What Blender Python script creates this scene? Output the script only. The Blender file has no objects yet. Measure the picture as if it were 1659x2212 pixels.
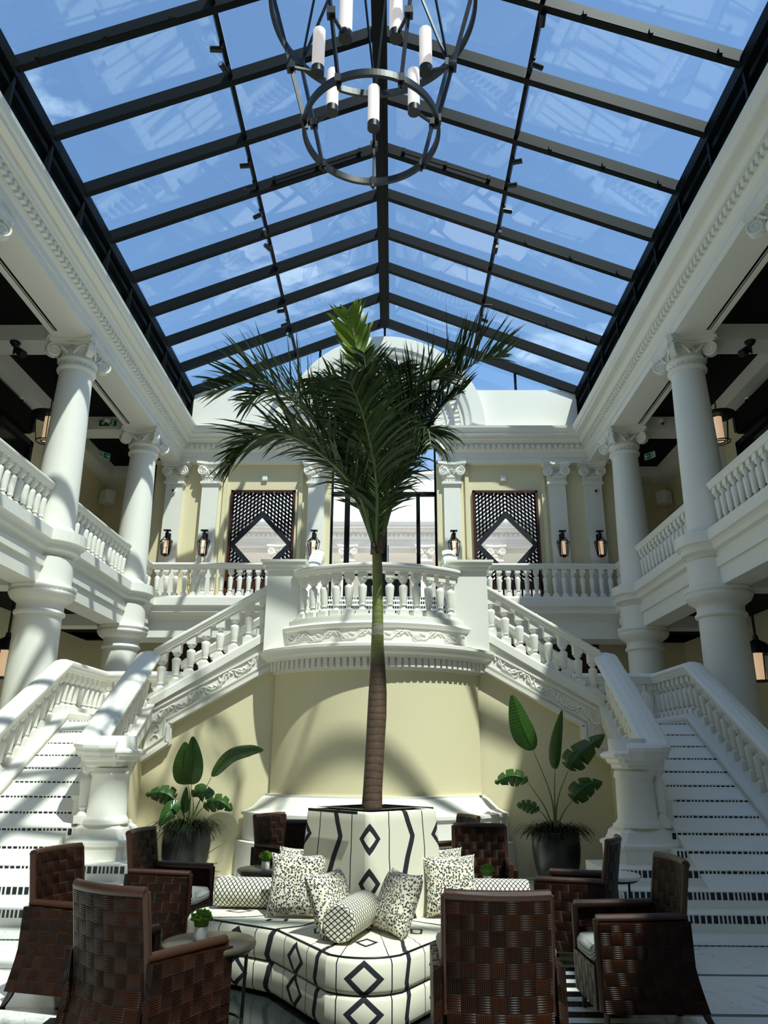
import bpy, math, random
from mathutils import Vector, Matrix
random.seed(7)
pi = math.pi
sc = bpy.context.scene
COL = sc.collection
# ------------------------------------------------------------------ camera
cd = bpy.data.cameras.new('camera'); cam = bpy.data.objects.new('camera', cd); COL.objects.link(cam)
FPX = 1600.0
cd.sensor_fit = 'HORIZONTAL'; cd.sensor_width = 36.0; cd.lens = 36.0 * FPX / 1659.0
cd.clip_start = 0.05; cd.clip_end = 500
cd.shift_x = 0.0
PITCH = math.atan(535 / FPX); YAW = math.atan(22 / (FPX / math.cos(PITCH))) ; ROLL = math.radians(.33)
cam.location = (.25, 0, 1.55)
Rm = Matrix.Rotation(YAW, 4, 'Z') @ Matrix.Rotation(pi / 2 + PITCH, 4, 'X') @ Matrix.Rotation(ROLL, 4, 'Z')
cam.matrix_world = Matrix.Translation(cam.location) @ Rm
sc.camera = cam
# ------------------------------------------------------------------ sky and sun
SUN = Vector((.33, -.47, 1.0)).normalized()      # direction towards the sun
w = bpy.data.worlds.new('sky'); sc.world = w; w.use_nodes = True
nt = w.node_tree; nt.nodes.clear()
out = nt.nodes.new('ShaderNodeOutputWorld'); bg = nt.nodes.new('ShaderNodeBackground')
sky = nt.nodes.new('ShaderNodeTexSky'); sky.sky_type = 'NISHITA'; sky.sun_disc = False
sky.sun_elevation = math.asin(SUN.z); sky.sun_rotation = math.atan2(SUN.x, SUN.y)
sky.air_density = 1.0; sky.dust_density = .3; sky.ozone_density = 2.0; sky.altitude = 0
tc = nt.nodes.new('ShaderNodeTexCoord'); nz = nt.nodes.new('ShaderNodeTexNoise'); nz.inputs['Scale'].default_value = 2.2
nz.inputs['Detail'].default_value = 7; nz.inputs['Roughness'].default_value = .62
mp = nt.nodes.new('ShaderNodeMapping'); mp.inputs['Scale'].default_value = (1, 1.6, 2.6); mp.inputs['Location'].default_value = (3.1, 1.2, .4)
rp = nt.nodes.new('ShaderNodeValToRGB'); rp.color_ramp.elements[0].position = .63; rp.color_ramp.elements[1].position = .85
rp.color_ramp.elements[1].color = (.6, .6, .6, 1)
mx = nt.nodes.new('ShaderNodeMixRGB'); mx.inputs[2].default_value = (9, 9.4, 10, 1)
nt.links.new(tc.outputs['Generated'], mp.inputs[0]); nt.links.new(mp.outputs[0], nz.inputs[0])
nt.links.new(nz.outputs[0], rp.inputs[0]); nt.links.new(rp.outputs[0], mx.inputs[0])
nt.links.new(sky.outputs[0], mx.inputs[1]); nt.links.new(mx.outputs[0], bg.inputs[0]); nt.links.new(bg.outputs[0], out.inputs[0])
bg.inputs[1].default_value = .155
sl = bpy.data.lights.new('sun', 'SUN'); sl.energy = 4.0; sl.angle = math.radians(.7); sl.color = (1, .93, .83)
so = bpy.data.objects.new('sun', sl); COL.objects.link(so)
so.rotation_euler = (-SUN).to_track_quat('-Z', 'Y').to_euler(); so.location = (6, -8, 20)
sc.view_settings.view_transform = 'Standard'; sc.view_settings.look = 'None'
sc.view_settings.gamma = 1; sc.view_settings.use_curve_mapping = False
sc.view_settings.exposure = .86
sc.cycles.max_bounces = 10; sc.cycles.diffuse_bounces = 6; sc.cycles.transparent_max_bounces = 16
# ------------------------------------------------------------------ materials
class NB:
    def __init__(s, name):
        s.m = bpy.data.materials.new(name); s.m.use_nodes = True; s.t = s.m.node_tree; s.t.nodes.clear()
    def n(s, ty, **kw):
        a = s.t.nodes.new(ty)
        for k, v in kw.items(): setattr(a, k, v)
        return a
    def l(s, a, b): s.t.links.new(a, b)
    def val(s, x, inp):
        if isinstance(x, (int, float)): inp.default_value = x
        else: s.l(x, inp)
    def mt(s, op, a, b=None, c=None):
        q = s.n('ShaderNodeMath', operation=op)
        s.val(a, q.inputs[0])
        if b is not None: s.val(b, q.inputs[1])
        if c is not None: s.val(c, q.inputs[2])
        return q.outputs[0]
    def mix(s, f, a, b):
        q = s.n('ShaderNodeMixRGB')
        s.val(f, q.inputs[0])
        for x, i in ((a, 1), (b, 2)):
            if isinstance(x, tuple): q.inputs[i].default_value = (*x, 1)
            else: s.l(x, q.inputs[i])
        return q.outputs[0]
    def bsdf(s, col=None, rough=.6, **kw):
        p = s.n('ShaderNodeBsdfPrincipled'); o = s.n('ShaderNodeOutputMaterial'); s.l(p.outputs[0], o.inputs[0])
        if isinstance(col, tuple): p.inputs['Base Color'].default_value = (*col, 1)
        elif col is not None: s.l(col, p.inputs['Base Color'])
        s.val(rough, p.inputs['Roughness'])
        for k, v in kw.items():
            k = k.replace('_', ' ')
            if isinstance(v, tuple): p.inputs[k].default_value = (*v, 1)
            else: s.val(v, p.inputs[k])
        s.p = p; return p
    def bump(s, h, st=.3, d=.02):
        b = s.n('ShaderNodeBump'); b.inputs['Strength'].default_value = st; b.inputs['Distance'].default_value = d
        s.l(h, b.inputs['Height']); s.l(b.outputs[0], s.p.inputs['Normal'])
    def uv(s):
        q = s.n('ShaderNodeTexCoord'); x = s.n('ShaderNodeSeparateXYZ'); s.l(q.outputs['UV'], x.inputs[0])
        return x.outputs[0], x.outputs[1]
    def noise(s, sc_, det=4, co='Object'):
        q = s.n('ShaderNodeTexCoord'); k = s.n('ShaderNodeTexNoise'); k.inputs['Scale'].default_value = sc_; k.inputs['Detail'].default_value = det
        s.l(q.outputs[co], k.inputs[0]); return k.outputs[0]
def plain(name, col, rough=.6, var=.06, nsc=3, bump=0, **kw):
    b = NB(name)
    f = b.noise(nsc)
    d = tuple(c * (1 - var) for c in col)
    b.bsdf(b.mix(f, col, d), rough, **kw)
    if bump: b.bump(b.noise(nsc * 20), bump, .005)
    return b.m
M = {}
M['white'] = plain('white_plaster', (.82, .79, .71), .55, .05, 2, .08)
M['cream'] = plain('cream_plaster', (.74, .655, .42), .7, .05, 1.5, .06)
M['brownwall'] = plain('dark_brown_panelling', (.06, .04, .022), .6, .3, 3)
M['bisque'] = plain('pale_facade', (.82, .79, .74), .7, .06, 1)
M['steel'] = plain('dark_bronze_steel', (.006, .008, .009), .45, .3, 8, 0, Specular_IOR_Level=.08)
M['iron'] = plain('black_iron', (.007, .008, .009), .4, .2, 10, 0, Specular_IOR_Level=.35)
M['dark'] = plain('dark_ceiling_timber', (.004, .0035, .003), .7, .4, 5, 0, Specular_IOR_Level=.15)
M['mahog'] = plain('mahogany_frame', (.07, .016, .01), .35, .3, 12)
M['lattice'] = plain('dark_lattice_wood', (.012, .014, .018), .4, .3, 12)
M['plastic'] = plain('white_plastic', (.8, .8, .78), .4, .02)
M['blackgl'] = plain('black_lens', (.01, .01, .01), .1, .1)
M['chrome'] = plain('grey_metal', (.5, .5, .5), .3, .1, 5, 0, Metallic=1.0)
M['pot'] = plain('black_ceramic', (.018, .018, .016), .32, .4, 3)
M['soil'] = plain('dark_soil', (.03, .02, .012), .95, .5, 30)
M['tabletop'] = plain('brown_wood_table', (.075, .06, .042), .28, .35, 14)
M['legwood'] = plain('dark_leg_wood', (.02, .011, .008), .35, .3, 15)
M['grass'] = plain('dark_grass_blades', (.008, .014, .004), .7, .5, 20, 0, Specular_IOR_Level=.1)
M['stalk'] = plain('green_leaf_stalk', (.10, .15, .045), .45, .3, 10)
M['moss'] = plain('bright_green_moss', (.16, .36, .02), .8, .5, 40, .5)
M['green'] = plain('exit_green', (.0, .14, .05), .4, .05)
M['signwhite'] = plain('exit_white', (.8, .85, .8), .5, .02)
def marble(name, base, vein, rough):
    b = NB(name); q = b.n('ShaderNodeTexCoord'); k = b.n('ShaderNodeTexNoise'); k.inputs['Scale'].default_value = 1.3
    k.inputs['Detail'].default_value = 8; k.inputs['Distortion'].default_value = 1.6; b.l(q.outputs['Object'], k.inputs[0])
    v = b.mt('ABSOLUTE', b.mt('SUBTRACT', k.outputs[0], .5)); v = b.mt('LESS_THAN', v, .006)
    f2 = b.noise(.8, 3)
    v = b.mt('MULTIPLY', v, b.mt('GREATER_THAN', f2, .52))
    c = b.mix(b.mt('MULTIPLY', v, .5), base, vein)
    b.bsdf(c, rough); return b
M['marble'] = marble('white_marble', (.86, .84, .76), (.3, .3, .29), .22).m
M['tile'] = plain('black_mosaic', (.012, .014, .03), .2, .3, 30)
# vase
M['vase'] = marble('veined_vase', (.75, .75, .73), (.05, .05, .05), .3).m
def floor_mat():
    b = NB('marble_floor'); q = b.n('ShaderNodeTexCoord'); x = b.n('ShaderNodeSeparateXYZ'); b.l(q.outputs['Object'], x.inputs[0])
    X, Y = x.outputs[0], x.outputs[1]
    k = b.n('ShaderNodeTexNoise'); k.inputs['Scale'].default_value = 1.1; k.inputs['Detail'].default_value = 8
    k.inputs['Distortion'].default_value = 1.4; b.l(q.outputs['Object'], k.inputs[0])
    v = b.mt('LESS_THAN', b.mt('ABSOLUTE', b.mt('SUBTRACT', k.outputs[0], .5)), .005)
    # dark bands across the hall
    d = b.mt('ABSOLUTE', b.mt('SUBTRACT', b.mt('FRACT', b.mt('ADD', b.mt('DIVIDE', Y, .95), .63)), .5))
    band = b.mt('LESS_THAN', d, .03)
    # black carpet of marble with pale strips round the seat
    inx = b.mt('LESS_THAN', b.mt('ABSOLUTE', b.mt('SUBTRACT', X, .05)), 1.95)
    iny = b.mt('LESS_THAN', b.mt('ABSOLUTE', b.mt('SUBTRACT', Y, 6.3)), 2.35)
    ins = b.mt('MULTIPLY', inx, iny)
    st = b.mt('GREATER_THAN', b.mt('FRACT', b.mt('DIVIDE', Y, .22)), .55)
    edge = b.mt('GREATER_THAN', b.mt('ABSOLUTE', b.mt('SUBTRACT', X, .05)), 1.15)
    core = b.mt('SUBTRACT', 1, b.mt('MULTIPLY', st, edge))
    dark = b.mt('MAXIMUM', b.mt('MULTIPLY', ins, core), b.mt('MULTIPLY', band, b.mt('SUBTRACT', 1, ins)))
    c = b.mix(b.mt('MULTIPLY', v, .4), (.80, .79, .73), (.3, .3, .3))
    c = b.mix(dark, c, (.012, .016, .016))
    b.bsdf(c, .16); return b.m
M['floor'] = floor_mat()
def glass(name, tint, ior, rough=.0):
    b = NB(name); o = b.n('ShaderNodeOutputMaterial'); mx = b.n('ShaderNodeMixShader'); t = b.n('ShaderNodeBsdfTransparent'); g = b.n('ShaderNodeBsdfGlossy')
    f = b.n('ShaderNodeFresnel'); ge = b.n('ShaderNodeNewGeometry'); b.l(b.mt('ADD', b.mt('MULTIPLY', ge.outputs['Backfacing'], 1 / ior - ior), ior), f.inputs[0]); g.inputs['Roughness'].default_value = rough
    t.inputs[0].default_value = (*tint, 1); b.l(f.outputs[0], mx.inputs[0]); b.l(t.outputs[0], mx.inputs[1]); b.l(g.outputs[0], mx.inputs[2]); b.l(mx.outputs[0], o.inputs[0])
    return b.m
M['roofglass'] = glass('roof_glass', (.86, .94, .955), 1.5)
M['glass'] = glass('clear_glass', (.95, .97, .96), 1.45)
def emit(name, col, st, base=(.8, .75, .68)):
    b = NB(name); b.bsdf(base, .4, Emission_Color=col, Emission_Strength=st); return b.m
M['lampglow'] = emit('glowing_lamp_glass', (1, .66, .38), .28, (.75, .6, .48))
M['lampwhite'] = emit('opal_lamp_glass', (1, .85, .74), .22, (.78, .74, .70))
M['greenlit'] = emit('lit_exit_green', (0, .3, .1), .04, (0, .03, .01))
def wicker():
    b = NB('woven_rattan'); u, v = b.uv(); S = .072
    a = b.mt('DIVIDE', u, S); c = b.mt('DIVIDE', v, S)
    fa, fc = b.mt('FLOOR', a), b.mt('FLOOR', c)
    par = b.mt('FRACT', b.mt('MULTIPLY', b.mt('ADD', fa, fc), .5)); par = b.mt('GREATER_THAN', b.mt('ABSOLUTE', par), .25)
    su = b.mt('ABSOLUTE', b.mt('SINE', b.mt('MULTIPLY', a, pi * 7))); sv = b.mt('ABSOLUTE', b.mt('SINE', b.mt('MULTIPLY', c, pi * 7)))
    st = b.mt('ADD', b.mt('MULTIPLY', par, su), b.mt('MULTIPLY', b.mt('SUBTRACT', 1, par), sv))
    ca = b.mt('SINE', b.mt('MULTIPLY', b.mt('FRACT', a), pi)); cc = b.mt('SINE', b.mt('MULTIPLY', b.mt('FRACT', c), pi))
    bul = b.mt('ADD', b.mt('MULTIPLY', par, cc), b.mt('MULTIPLY', b.mt('SUBTRACT', 1, par), ca))
    h = b.mt('ADD', b.mt('MULTIPLY', st, .35), b.mt('MULTIPLY', b.mt('POWER', bul, .6), 1.0))
    wn = b.n('ShaderNodeTexWhiteNoise', noise_dimensions='2D'); cb = b.n('ShaderNodeCombineXYZ'); b.l(fa, cb.inputs[0]); b.l(fc, cb.inputs[1]); b.l(cb.outputs[0], wn.inputs[0])
    c1 = b.mix(wn.outputs[0], (.012, .0035, .0015), (.034, .0100, .004))
    c1 = b.mix(b.mt('MULTIPLY', b.mt('SUBTRACT', 1, st), .75), c1, (.003, .0015, .001))
    b.bsdf(c1, .38, Specular_IOR_Level=.13); b.bump(h, .8, .012); return b.m
M['wicker'] = wicker()
M['rattanrim'] = plain('rattan_binding', (.05, .016, .007), .32, .5, 60, .3)
def seatweave():
    b = NB('black_white_seat_weave'); u, v = b.uv()
    a = b.mt('SINE', b.mt('MULTIPLY', u, 2 * pi / .02)); c = b.mt('SINE', b.mt('MULTIPLY', v, 2 * pi / .012))
    f = b.mt('GREATER_THAN', b.mt('ADD', b.mt('MULTIPLY', a, .7), b.mt('MULTIPLY', c, .5)), .0)
    b.bsdf(b.mix(f, (.03, .03, .035), (.6, .6, .56)), .8); return b.m
M['seat'] = seatweave()
def tribal(nm, P, PV, PZ, WD, HD, RI, AM, ZT):
    b = NB(nm); u, v = b.uv()
    uu = b.mt('MULTIPLY', b.mt('SUBTRACT', b.mt('FRACT', b.mt('ADD', b.mt('DIVIDE', u, P), .5)), .5), P)
    au = b.mt('ABSOLUTE', uu)
    vv = b.mt('ABSOLUTE', b.mt('MULTIPLY', b.mt('SUBTRACT', b.mt('FRACT', b.mt('DIVIDE', v, PV)), .5), PV))
    d = b.mt('ADD', b.mt('DIVIDE', au, WD), b.mt('DIVIDE', vv, HD))
    dia = b.mt('MULTIPLY', b.mt('LESS_THAN', d, 1), b.mt('GREATER_THAN', d, RI))
    thin = b.mt('LESS_THAN', b.mt('ABSOLUTE', b.mt('SUBTRACT', au, P / 4)), .0042)
    wz = b.mt('MULTIPLY', b.mt('SUBTRACT', b.mt('FRACT', b.mt('DIVIDE', u, P)), .5), P)
    tri = b.mt('MULTIPLY', b.mt('SUBTRACT', b.mt('ABSOLUTE', b.mt('SUBTRACT', b.mt('FRACT', b.mt('ADD', b.mt('DIVIDE', v, PZ), .3)), .5)), .25), AM)
    zz = b.mt('LESS_THAN', b.mt('ABSOLUTE', b.mt('SUBTRACT', wz, tri)), ZT)
    k = b.mt('MAXIMUM', b.mt('MAXIMUM', dia, thin), zz)
    b.bsdf(b.mix(k, (.72, .68, .55), (.01, .01, .018)), .85); b.bump(b.noise(300, 2), .15, .003); return b.m
M['tribal'] = tribal('ikat_fabric', .62, .30, .62, .082, .11, .52, .2, .022)
M['tribalseat'] = tribal('ikat_seat_fabric', .70, .40, .8, .125, .105, .62, .22, .024)
def leopard():
    b = NB('leopard_print'); q = b.n('ShaderNodeTexCoord'); n = b.n('ShaderNodeTexVoronoi', feature='F1'); n.inputs['Scale'].default_value = 66
    n2 = b.n('ShaderNodeTexNoise'); n2.inputs['Scale'].default_value = 70; n2.inputs['Detail'].default_value = 2
    b.l(q.outputs['Object'], n.inputs[0]); b.l(q.outputs['Object'], n2.inputs[0])
    d = b.mt('ADD', n.outputs[0], b.mt('MULTIPLY', b.mt('SUBTRACT', n2.outputs[0], .5), .35))
    ring = b.mt('MULTIPLY', b.mt('LESS_THAN', d, .47), b.mt('GREATER_THAN', d, .16))
    b.bsdf(b.mix(ring, (.73, .67, .53), (.012, .012, .022)), .9); return b.m
M['leopard'] = leopard()
def net():
    b = NB('net_print'); u, v = b.uv(); S = .036
    p = b.mt('DIVIDE', b.mt('ADD', u, b.mt('MULTIPLY', v, .75)), S); q = b.mt('DIVIDE', b.mt('SUBTRACT', u, b.mt('MULTIPLY', v, .75)), S)
    e = lambda t: b.mt('ABSOLUTE', b.mt('SUBTRACT', b.mt('FRACT', t), .5))
    m = b.mt('GREATER_THAN', b.mt('MAXIMUM', e(p), e(q)), .385)
    b.bsdf(b.mix(m, (.72, .68, .55), (.015, .014, .02)), .85); return b.m
M['net'] = net()
def bark():
    b = NB('palm_bark'); q = b.n('ShaderNodeTexCoord'); x = b.n('ShaderNodeSeparateXYZ'); b.l(q.outputs['Object'], x.inputs[0]); z = x.outputs[2]
    nn = b.noise(6, 5)
    rings = b.mt('POWER', b.mt('ABSOLUTE', b.mt('SINE', b.mt('ADD', b.mt('MULTIPLY', z, 55), b.mt('MULTIPLY', nn, 3)))), .35)
    f = b.noise(35, 6)
    brown = b.mix(f, (.06, .03, .018), (.16, .10, .065))
    brown = b.mix(b.mt('MULTIPLY', b.mt('SUBTRACT', 1, rings), .7), brown, (.03, .018, .012))
    grn = b.mix(f, (.13, .16, .03), (.20, .22, .07))
    grn = b.mix(b.mt('MULTIPLY', b.mt('LESS_THAN', rings, .42), .6), grn, (.3, .28, .16))
    r = b.n('ShaderNodeMapRange'); b.l(b.mt('ADD', z, b.mt('MULTIPLY', nn, .12)), r.inputs[0]); r.inputs[1].default_value = 2.38; r.inputs[2].default_value = 2.48
    wb = b.mt('MULTIPLY', b.mt('GREATER_THAN', z, 2.58), b.mt('LESS_THAN', z, 2.68))
    c = b.mix(r.outputs[0], brown, grn); c = b.mix(b.mt('MULTIPLY', wb, .7), c, (.36, .32, .27))
    b.bsdf(c, .6); b.bump(rings, .3, .01); return b.m
M['bark'] = bark()
def leaf(name, c1, c2, tr, rough=.35, fine=0):
    b = NB(name); f = b.noise(7, 3)
    col = b.mix(f, c1, c2)
    if fine:
        u, v = b.uv(); s = b.mt('SINE', b.mt('MULTIPLY', u, 2 * pi * fine)); col = b.mix(b.mt('MULTIPLY', b.mt('GREATER_THAN', s, .6), .25), col, tuple(x * 1.7 for x in c2))
    b.bsdf(col, rough)
    t = b.n('ShaderNodeBsdfTranslucent'); b.l(col, t.inputs[0]); m = b.n('ShaderNodeMixShader'); m.inputs[0].default_value = tr
    o = [x for x in b.t.nodes if x.type == 'OUTPUT_MATERIAL'][0]
    b.l(b.p.outputs[0], m.inputs[1]); b.l(t.outputs[0], m.inputs[2]); b.l(m.outputs[0], o.inputs[0])
    if fine: b.bump(s, .3, .004)
    return b.m
M['palmleaf'] = leaf('palm_leaflet', (.014, .028, .006), (.04, .065, .012), .25)
M['palmnew'] = leaf('young_palm_leaflet', (.22, .34, .02), (.38, .5, .05), .6)
M['bananaleaf'] = leaf('broad_green_leaf', (.016, .055, .009), (.04, .105, .016), .22, .25, 45)
# ------------------------------------------------------------------ mesh builder
class MB:
    def __init__(s, sx=1): s.v = []; s.f = []; s.u = []; s.sm = []; s.sx = sx
    def face(s, idx, uv=None, sm=False): s.f.append(idx); s.u.append(uv); s.sm.append(sm)
    def poly(s, pts, uv=None, sm=False):
        b = len(s.v); s.v += [tuple(p) for p in pts]; s.face(list(range(b, b + len(pts))), uv, sm); return s
    def box(s, x0, x1, y0, y1, z0, z1):
        b = len(s.v); s.v += [(x, y, z) for z in (z0, z1) for x, y in ((x0, y0), (x1, y0), (x1, y1), (x0, y1))]
        for q in ((3, 2, 1, 0), (4, 5, 6, 7), (0, 1, 5, 4), (1, 2, 6, 5), (2, 3, 7, 6), (3, 0, 4, 7)): s.face([b + i for i in q])
        return s
    def obox(s, c, ax, ay, az):           # oriented box: centre, three half axes
        c, ax, ay, az = map(Vector, (c, ax, ay, az)); b = len(s.v)
        for k in (-1, 1):
            for i, j in ((-1, -1), (1, -1), (1, 1), (-1, 1)): s.v.append(tuple(c + ax * i + ay * j + az * k))
        fl = ax.cross(ay).dot(az) < 0
        for q in ((3, 2, 1, 0), (4, 5, 6, 7), (0, 1, 5, 4), (1, 2, 6, 5), (2, 3, 7, 6), (3, 0, 4, 7)):
            q = [b + i for i in q]; s.face(q[::-1] if fl else q)
        return s
    def bar(s, a, b, wd, ht, up=(0, 0, 1)):
        a, b = Vector(a), Vector(b); d = b - a; L = d.length
        if L < 1e-6: return s
        d /= L; up = Vector(up); sd = d.cross(up)
        if sd.length < 1e-4: sd = d.cross(Vector((1, 0, 0)))
        sd.normalize(); u2 = sd.cross(d)
        return s.obox((a + b) / 2, d * L / 2, sd * wd / 2, u2 * ht / 2)
    def grid(s, P, closed_u=False, closed_v=False, uv=None, sm=True, flip=False):
        n, m = len(P), len(P[0]); b = len(s.v)
        for r in P: s.v += [tuple(p) for p in r]
        for i in range(n if closed_u else n - 1):
            for j in range(m if closed_v else m - 1):
                i2, j2 = (i + 1) % n, (j + 1) % m
                q = [b + i * m + j, b + i2 * m + j, b + i2 * m + j2, b + i * m + j2]
                w_ = None
                if uv: w_ = [uv[i][j], uv[i + 1][j], uv[i + 1][j + 1], uv[i][j + 1]]
                if flip: q = q[::-1]; w_ = w_[::-1] if w_ else None
                s.face(q, w_, sm)
        return s
    def lathe(s, prof, c=(0, 0, 0), n=24, sm=True, a0=0, a1=2 * pi, cap=True, sqr=None):
        full = abs(a1 - a0 - 2 * pi) < 1e-6; m = n if full else n + 1
        P = [[(c[0] + r * math.cos(a0 + (a1 - a0) * k / n), c[1] + r * math.sin(a0 + (a1 - a0) * k / n), c[2] + z) for k in range(m)] for r, z in prof]
        s.grid(P, closed_v=full, sm=sm, flip=True)
        if cap and full:
            b = len(s.v)
            if prof[0][0] > 1e-4: s.poly(P[0][::-1])
            if prof[-1][0] > 1e-4: s.poly(P[-1])
        return s
    def tube(s, pts, r, n=8, cap=True, sm=True):
        pts = [Vector(p) for p in pts]; N = len(pts); rs = r if isinstance(r, (list, tuple)) else [r] * N; P = []; pu = None
        for i, p in enumerate(pts):
            t = (pts[min(i + 1, N - 1)] - pts[max(i - 1, 0)]).normalized()
            if pu is None: pu = t.orthogonal().normalized()
            pu = (pu - t * pu.dot(t)).normalized(); q = t.cross(pu)
            P.append([p + (pu * math.cos(2 * pi * k / n) + q * math.sin(2 * pi * k / n)) * rs[i] for k in range(n)])
        s.grid(P, closed_v=True, sm=sm, flip=True)
        if cap: s.poly(P[0][::-1]); s.poly(P[-1])
        return s
    def sweep(s, path, prof, closed=False, cap=True, sm=False):
        N = len(path); P = []
        for i, p in enumerate(path):
            def dr(a, b):
                d = Vector((path[b][0] - path[a][0], path[b][1] - path[a][1])); return d.normalized() if d.length > 1e-9 else d
            if closed: d1, d2 = dr((i - 1) % N, i), dr(i, (i + 1) % N)
            else:
                d1 = dr(i - 1, i) if i > 0 else dr(0, 1); d2 = dr(i, i + 1) if i < N - 1 else d1
            n1, n2 = Vector((d1.y, -d1.x)), Vector((d2.y, -d2.x)); m = n1 + n2
            if m.length < 1e-6: m = n1
            m.normalize(); k = 1 / max(.3, m.dot(n1))
            P.append([(p[0] + m.x * o * k, p[1] + m.y * o * k, p[2] + h) for o, h in prof])
        s.grid(P, closed_u=closed, closed_v=True, sm=sm, flip=True)
        if cap and not closed: s.poly(P[0]); s.poly(P[-1][::-1])
        return s
    def prism(s, pts, z0, z1):             # horizontal polygon extruded
        b = len(s.v); n = len(pts); s.v += [(x, y, z0) for x, y in pts] + [(x, y, z1) for x, y in pts]
        s.face([b + i for i in range(n)][::-1]); s.face([b + n + i for i in range(n)])
        for i in range(n): j = (i + 1) % n; s.face([b + i, b + j, b + n + j, b + n + i])
        return s
    def xzprism(s, pts, y0, y1):           # polygon in the XZ plane extruded along Y
        b = len(s.v); n = len(pts); s.v += [(x, y0, z) for x, z in pts] + [(x, y1, z) for x, z in pts]
        s.face([b + i for i in range(n)]); s.face([b + n + i for i in range(n)][::-1])
        for i in range(n): j = (i + 1) % n; s.face([b + j, b + i, b + n + i, b + n + j])
        return s
    def yzprism(s, pts, x0, x1):
        b = len(s.v); n = len(pts); s.v += [(x0, y, z) for y, z in pts] + [(x1, y, z) for y, z in pts]
        s.face([b + i for i in range(n)][::-1]); s.face([b + n + i for i in range(n)])
        for i in range(n): j = (i + 1) % n; s.face([b + i, b + j, b + n + j, b + n + i])
        return s
    def sheet(s, fn, nu, nv, th, sm=True):   # thick parametric sheet with metric uv
        P = [[Vector(fn(i / nu, j / nv)) for j in range(nv + 1)] for i in range(nu + 1)]
        Q = []
        for i in range(nu + 1):
            r = []
            for j in range(nv + 1):
                a = P[min(i + 1, nu)][j] - P[max(i - 1, 0)][j]; c = P[i][min(j + 1, nv)] - P[i][max(j - 1, 0)]
                n = a.cross(c).normalized(); r.append(P[i][j] - n * th)
            Q.append(r)
        U = [[0] * (nv + 1) for _ in range(nu + 1)]
        for i in range(nu + 1):
            for j in range(nv + 1):
                u = 0 if i == 0 else U[i - 1][j][0] + (P[i][j] - P[i - 1][j]).length
                v = 0 if j == 0 else U[i][j - 1][1] + (P[i][j] - P[i][j - 1]).length
                U[i][j] = (u, v)
        s.grid(P, uv=U, sm=sm); s.grid(Q, uv=U, sm=sm, flip=True)
        def edge(A, B, ua):
            n = len(A)
            for k in range(n - 1):
                s.poly([A[k], B[k], B[k + 1], A[k + 1]], [(ua[k][0], ua[k][1]), (ua[k][0] + .03, ua[k][1] + .03), (ua[k + 1][0] + .03, ua[k + 1][1] + .03), ua[k + 1]])
        edge(P[0], Q[0], U[0]); edge(P[-1][::-1], Q[-1][::-1], U[-1][::-1])
        edge([r[0] for r in P][::-1], [r[0] for r in Q][::-1], [r[0] for r in U][::-1]); edge([r[-1] for r in P], [r[-1] for r in Q], [r[-1] for r in U])
        return s
    def mesh(s, name, mat, org=(0, 0, 0)):
        me = bpy.data.meshes.new(name); sx = s.sx
        me.from_pydata([(x * sx - org[0], y - org[1], z - org[2]) for x, y, z in s.v], [], [f if sx > 0 else f[::-1] for f in s.f])
        if any(u for u in s.u):
            ul = me.uv_layers.new(name='UVMap'); k = 0
            for f, u in zip(s.f, s.u):
                if u and sx < 0: u = u[::-1]
                for i in range(len(f)): ul.data[k].uv = u[i] if u else (0, 0); k += 1
        for p, q in zip(me.polygons, s.sm): p.use_smooth = q
        me.materials.append(mat if not isinstance(mat, str) else M[mat]); return me
    def build(s, name, mat, parent=None, org=None, **kw):
        if org is None: org = WL.get(parent.name, (0, 0, 0)) if parent else (0, 0, 0)
        me = s.mesh(name, mat, org); o = bpy.data.objects.new(name, me); COL.objects.link(o)
        if parent: o.parent = parent; WL[o.name] = org
        else:
            WL[o.name] = (0, 0, 0)
        for k, v_ in kw.items(): o[k] = v_
        return o
WL = {}
def thing(name, label, cat, loc=(0, 0, 0), rz=0, group=None, local=False, kind=None):
    o = bpy.data.objects.new(name, None); COL.objects.link(o); o.location = loc; o.rotation_euler = (0, 0, rz); o.empty_display_size = .1
    o['label'] = label; o['category'] = cat
    if group: o['group'] = group
    if kind: o['kind'] = kind
    WL[o.name] = (0, 0, 0) if local else tuple(loc); return o
def tag(o, label, cat, group=None, kind=None):
    o['label'] = label; o['category'] = cat
    if group: o['group'] = group
    if kind: o['kind'] = kind
    return o
def struct(name, mb, mat, label, cat):
    o = mb.build(name, mat); o['kind'] = 'structure'; o['label'] = label; o['category'] = cat; return o
def sroot(name, label, cat, loc=(0, 0, 0)):
    return thing(name, label, cat, loc, kind='structure')
def place(me, name, parent, loc, rz=0, **kw):   # a part sharing mesh data, placed in world coordinates under its thing
    o = bpy.data.objects.new(name, me); COL.objects.link(o); o.parent = parent
    w0 = WL.get(parent.name, (0, 0, 0)); o.location = (loc[0] - w0[0], loc[1] - w0[1], loc[2] - w0[2]); o.rotation_euler = (0, 0, rz)
    return o
def copy_tree(root, loc, rz, label, group=None):
    r = root.copy(); COL.objects.link(r); r.location = loc; r.rotation_euler = (0, 0, rz); r['label'] = label
    if group: r['group'] = group
    for ch in list(root.children):
        c = ch.copy(); COL.objects.link(c); c.parent = r
        for g in ch.children:
            d = g.copy(); COL.objects.link(d); d.parent = c
    return r
def arc(cx, cy, r, a0, a1, n, z=0): return [(cx + r * math.cos(a0 + (a1 - a0) * k / n), cy + r * math.sin(a0 + (a1 - a0) * k / n), z) for k in range(n + 1)]
SIDE = {-1: 'left', 1: 'right'}
F2 = 5.3; CAPZ = 9.16; CXO = 5.87
COLY = (8.6, 12.65, 16.7)
DC = (0, 12.53)                                      # centre of the round drum
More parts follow.
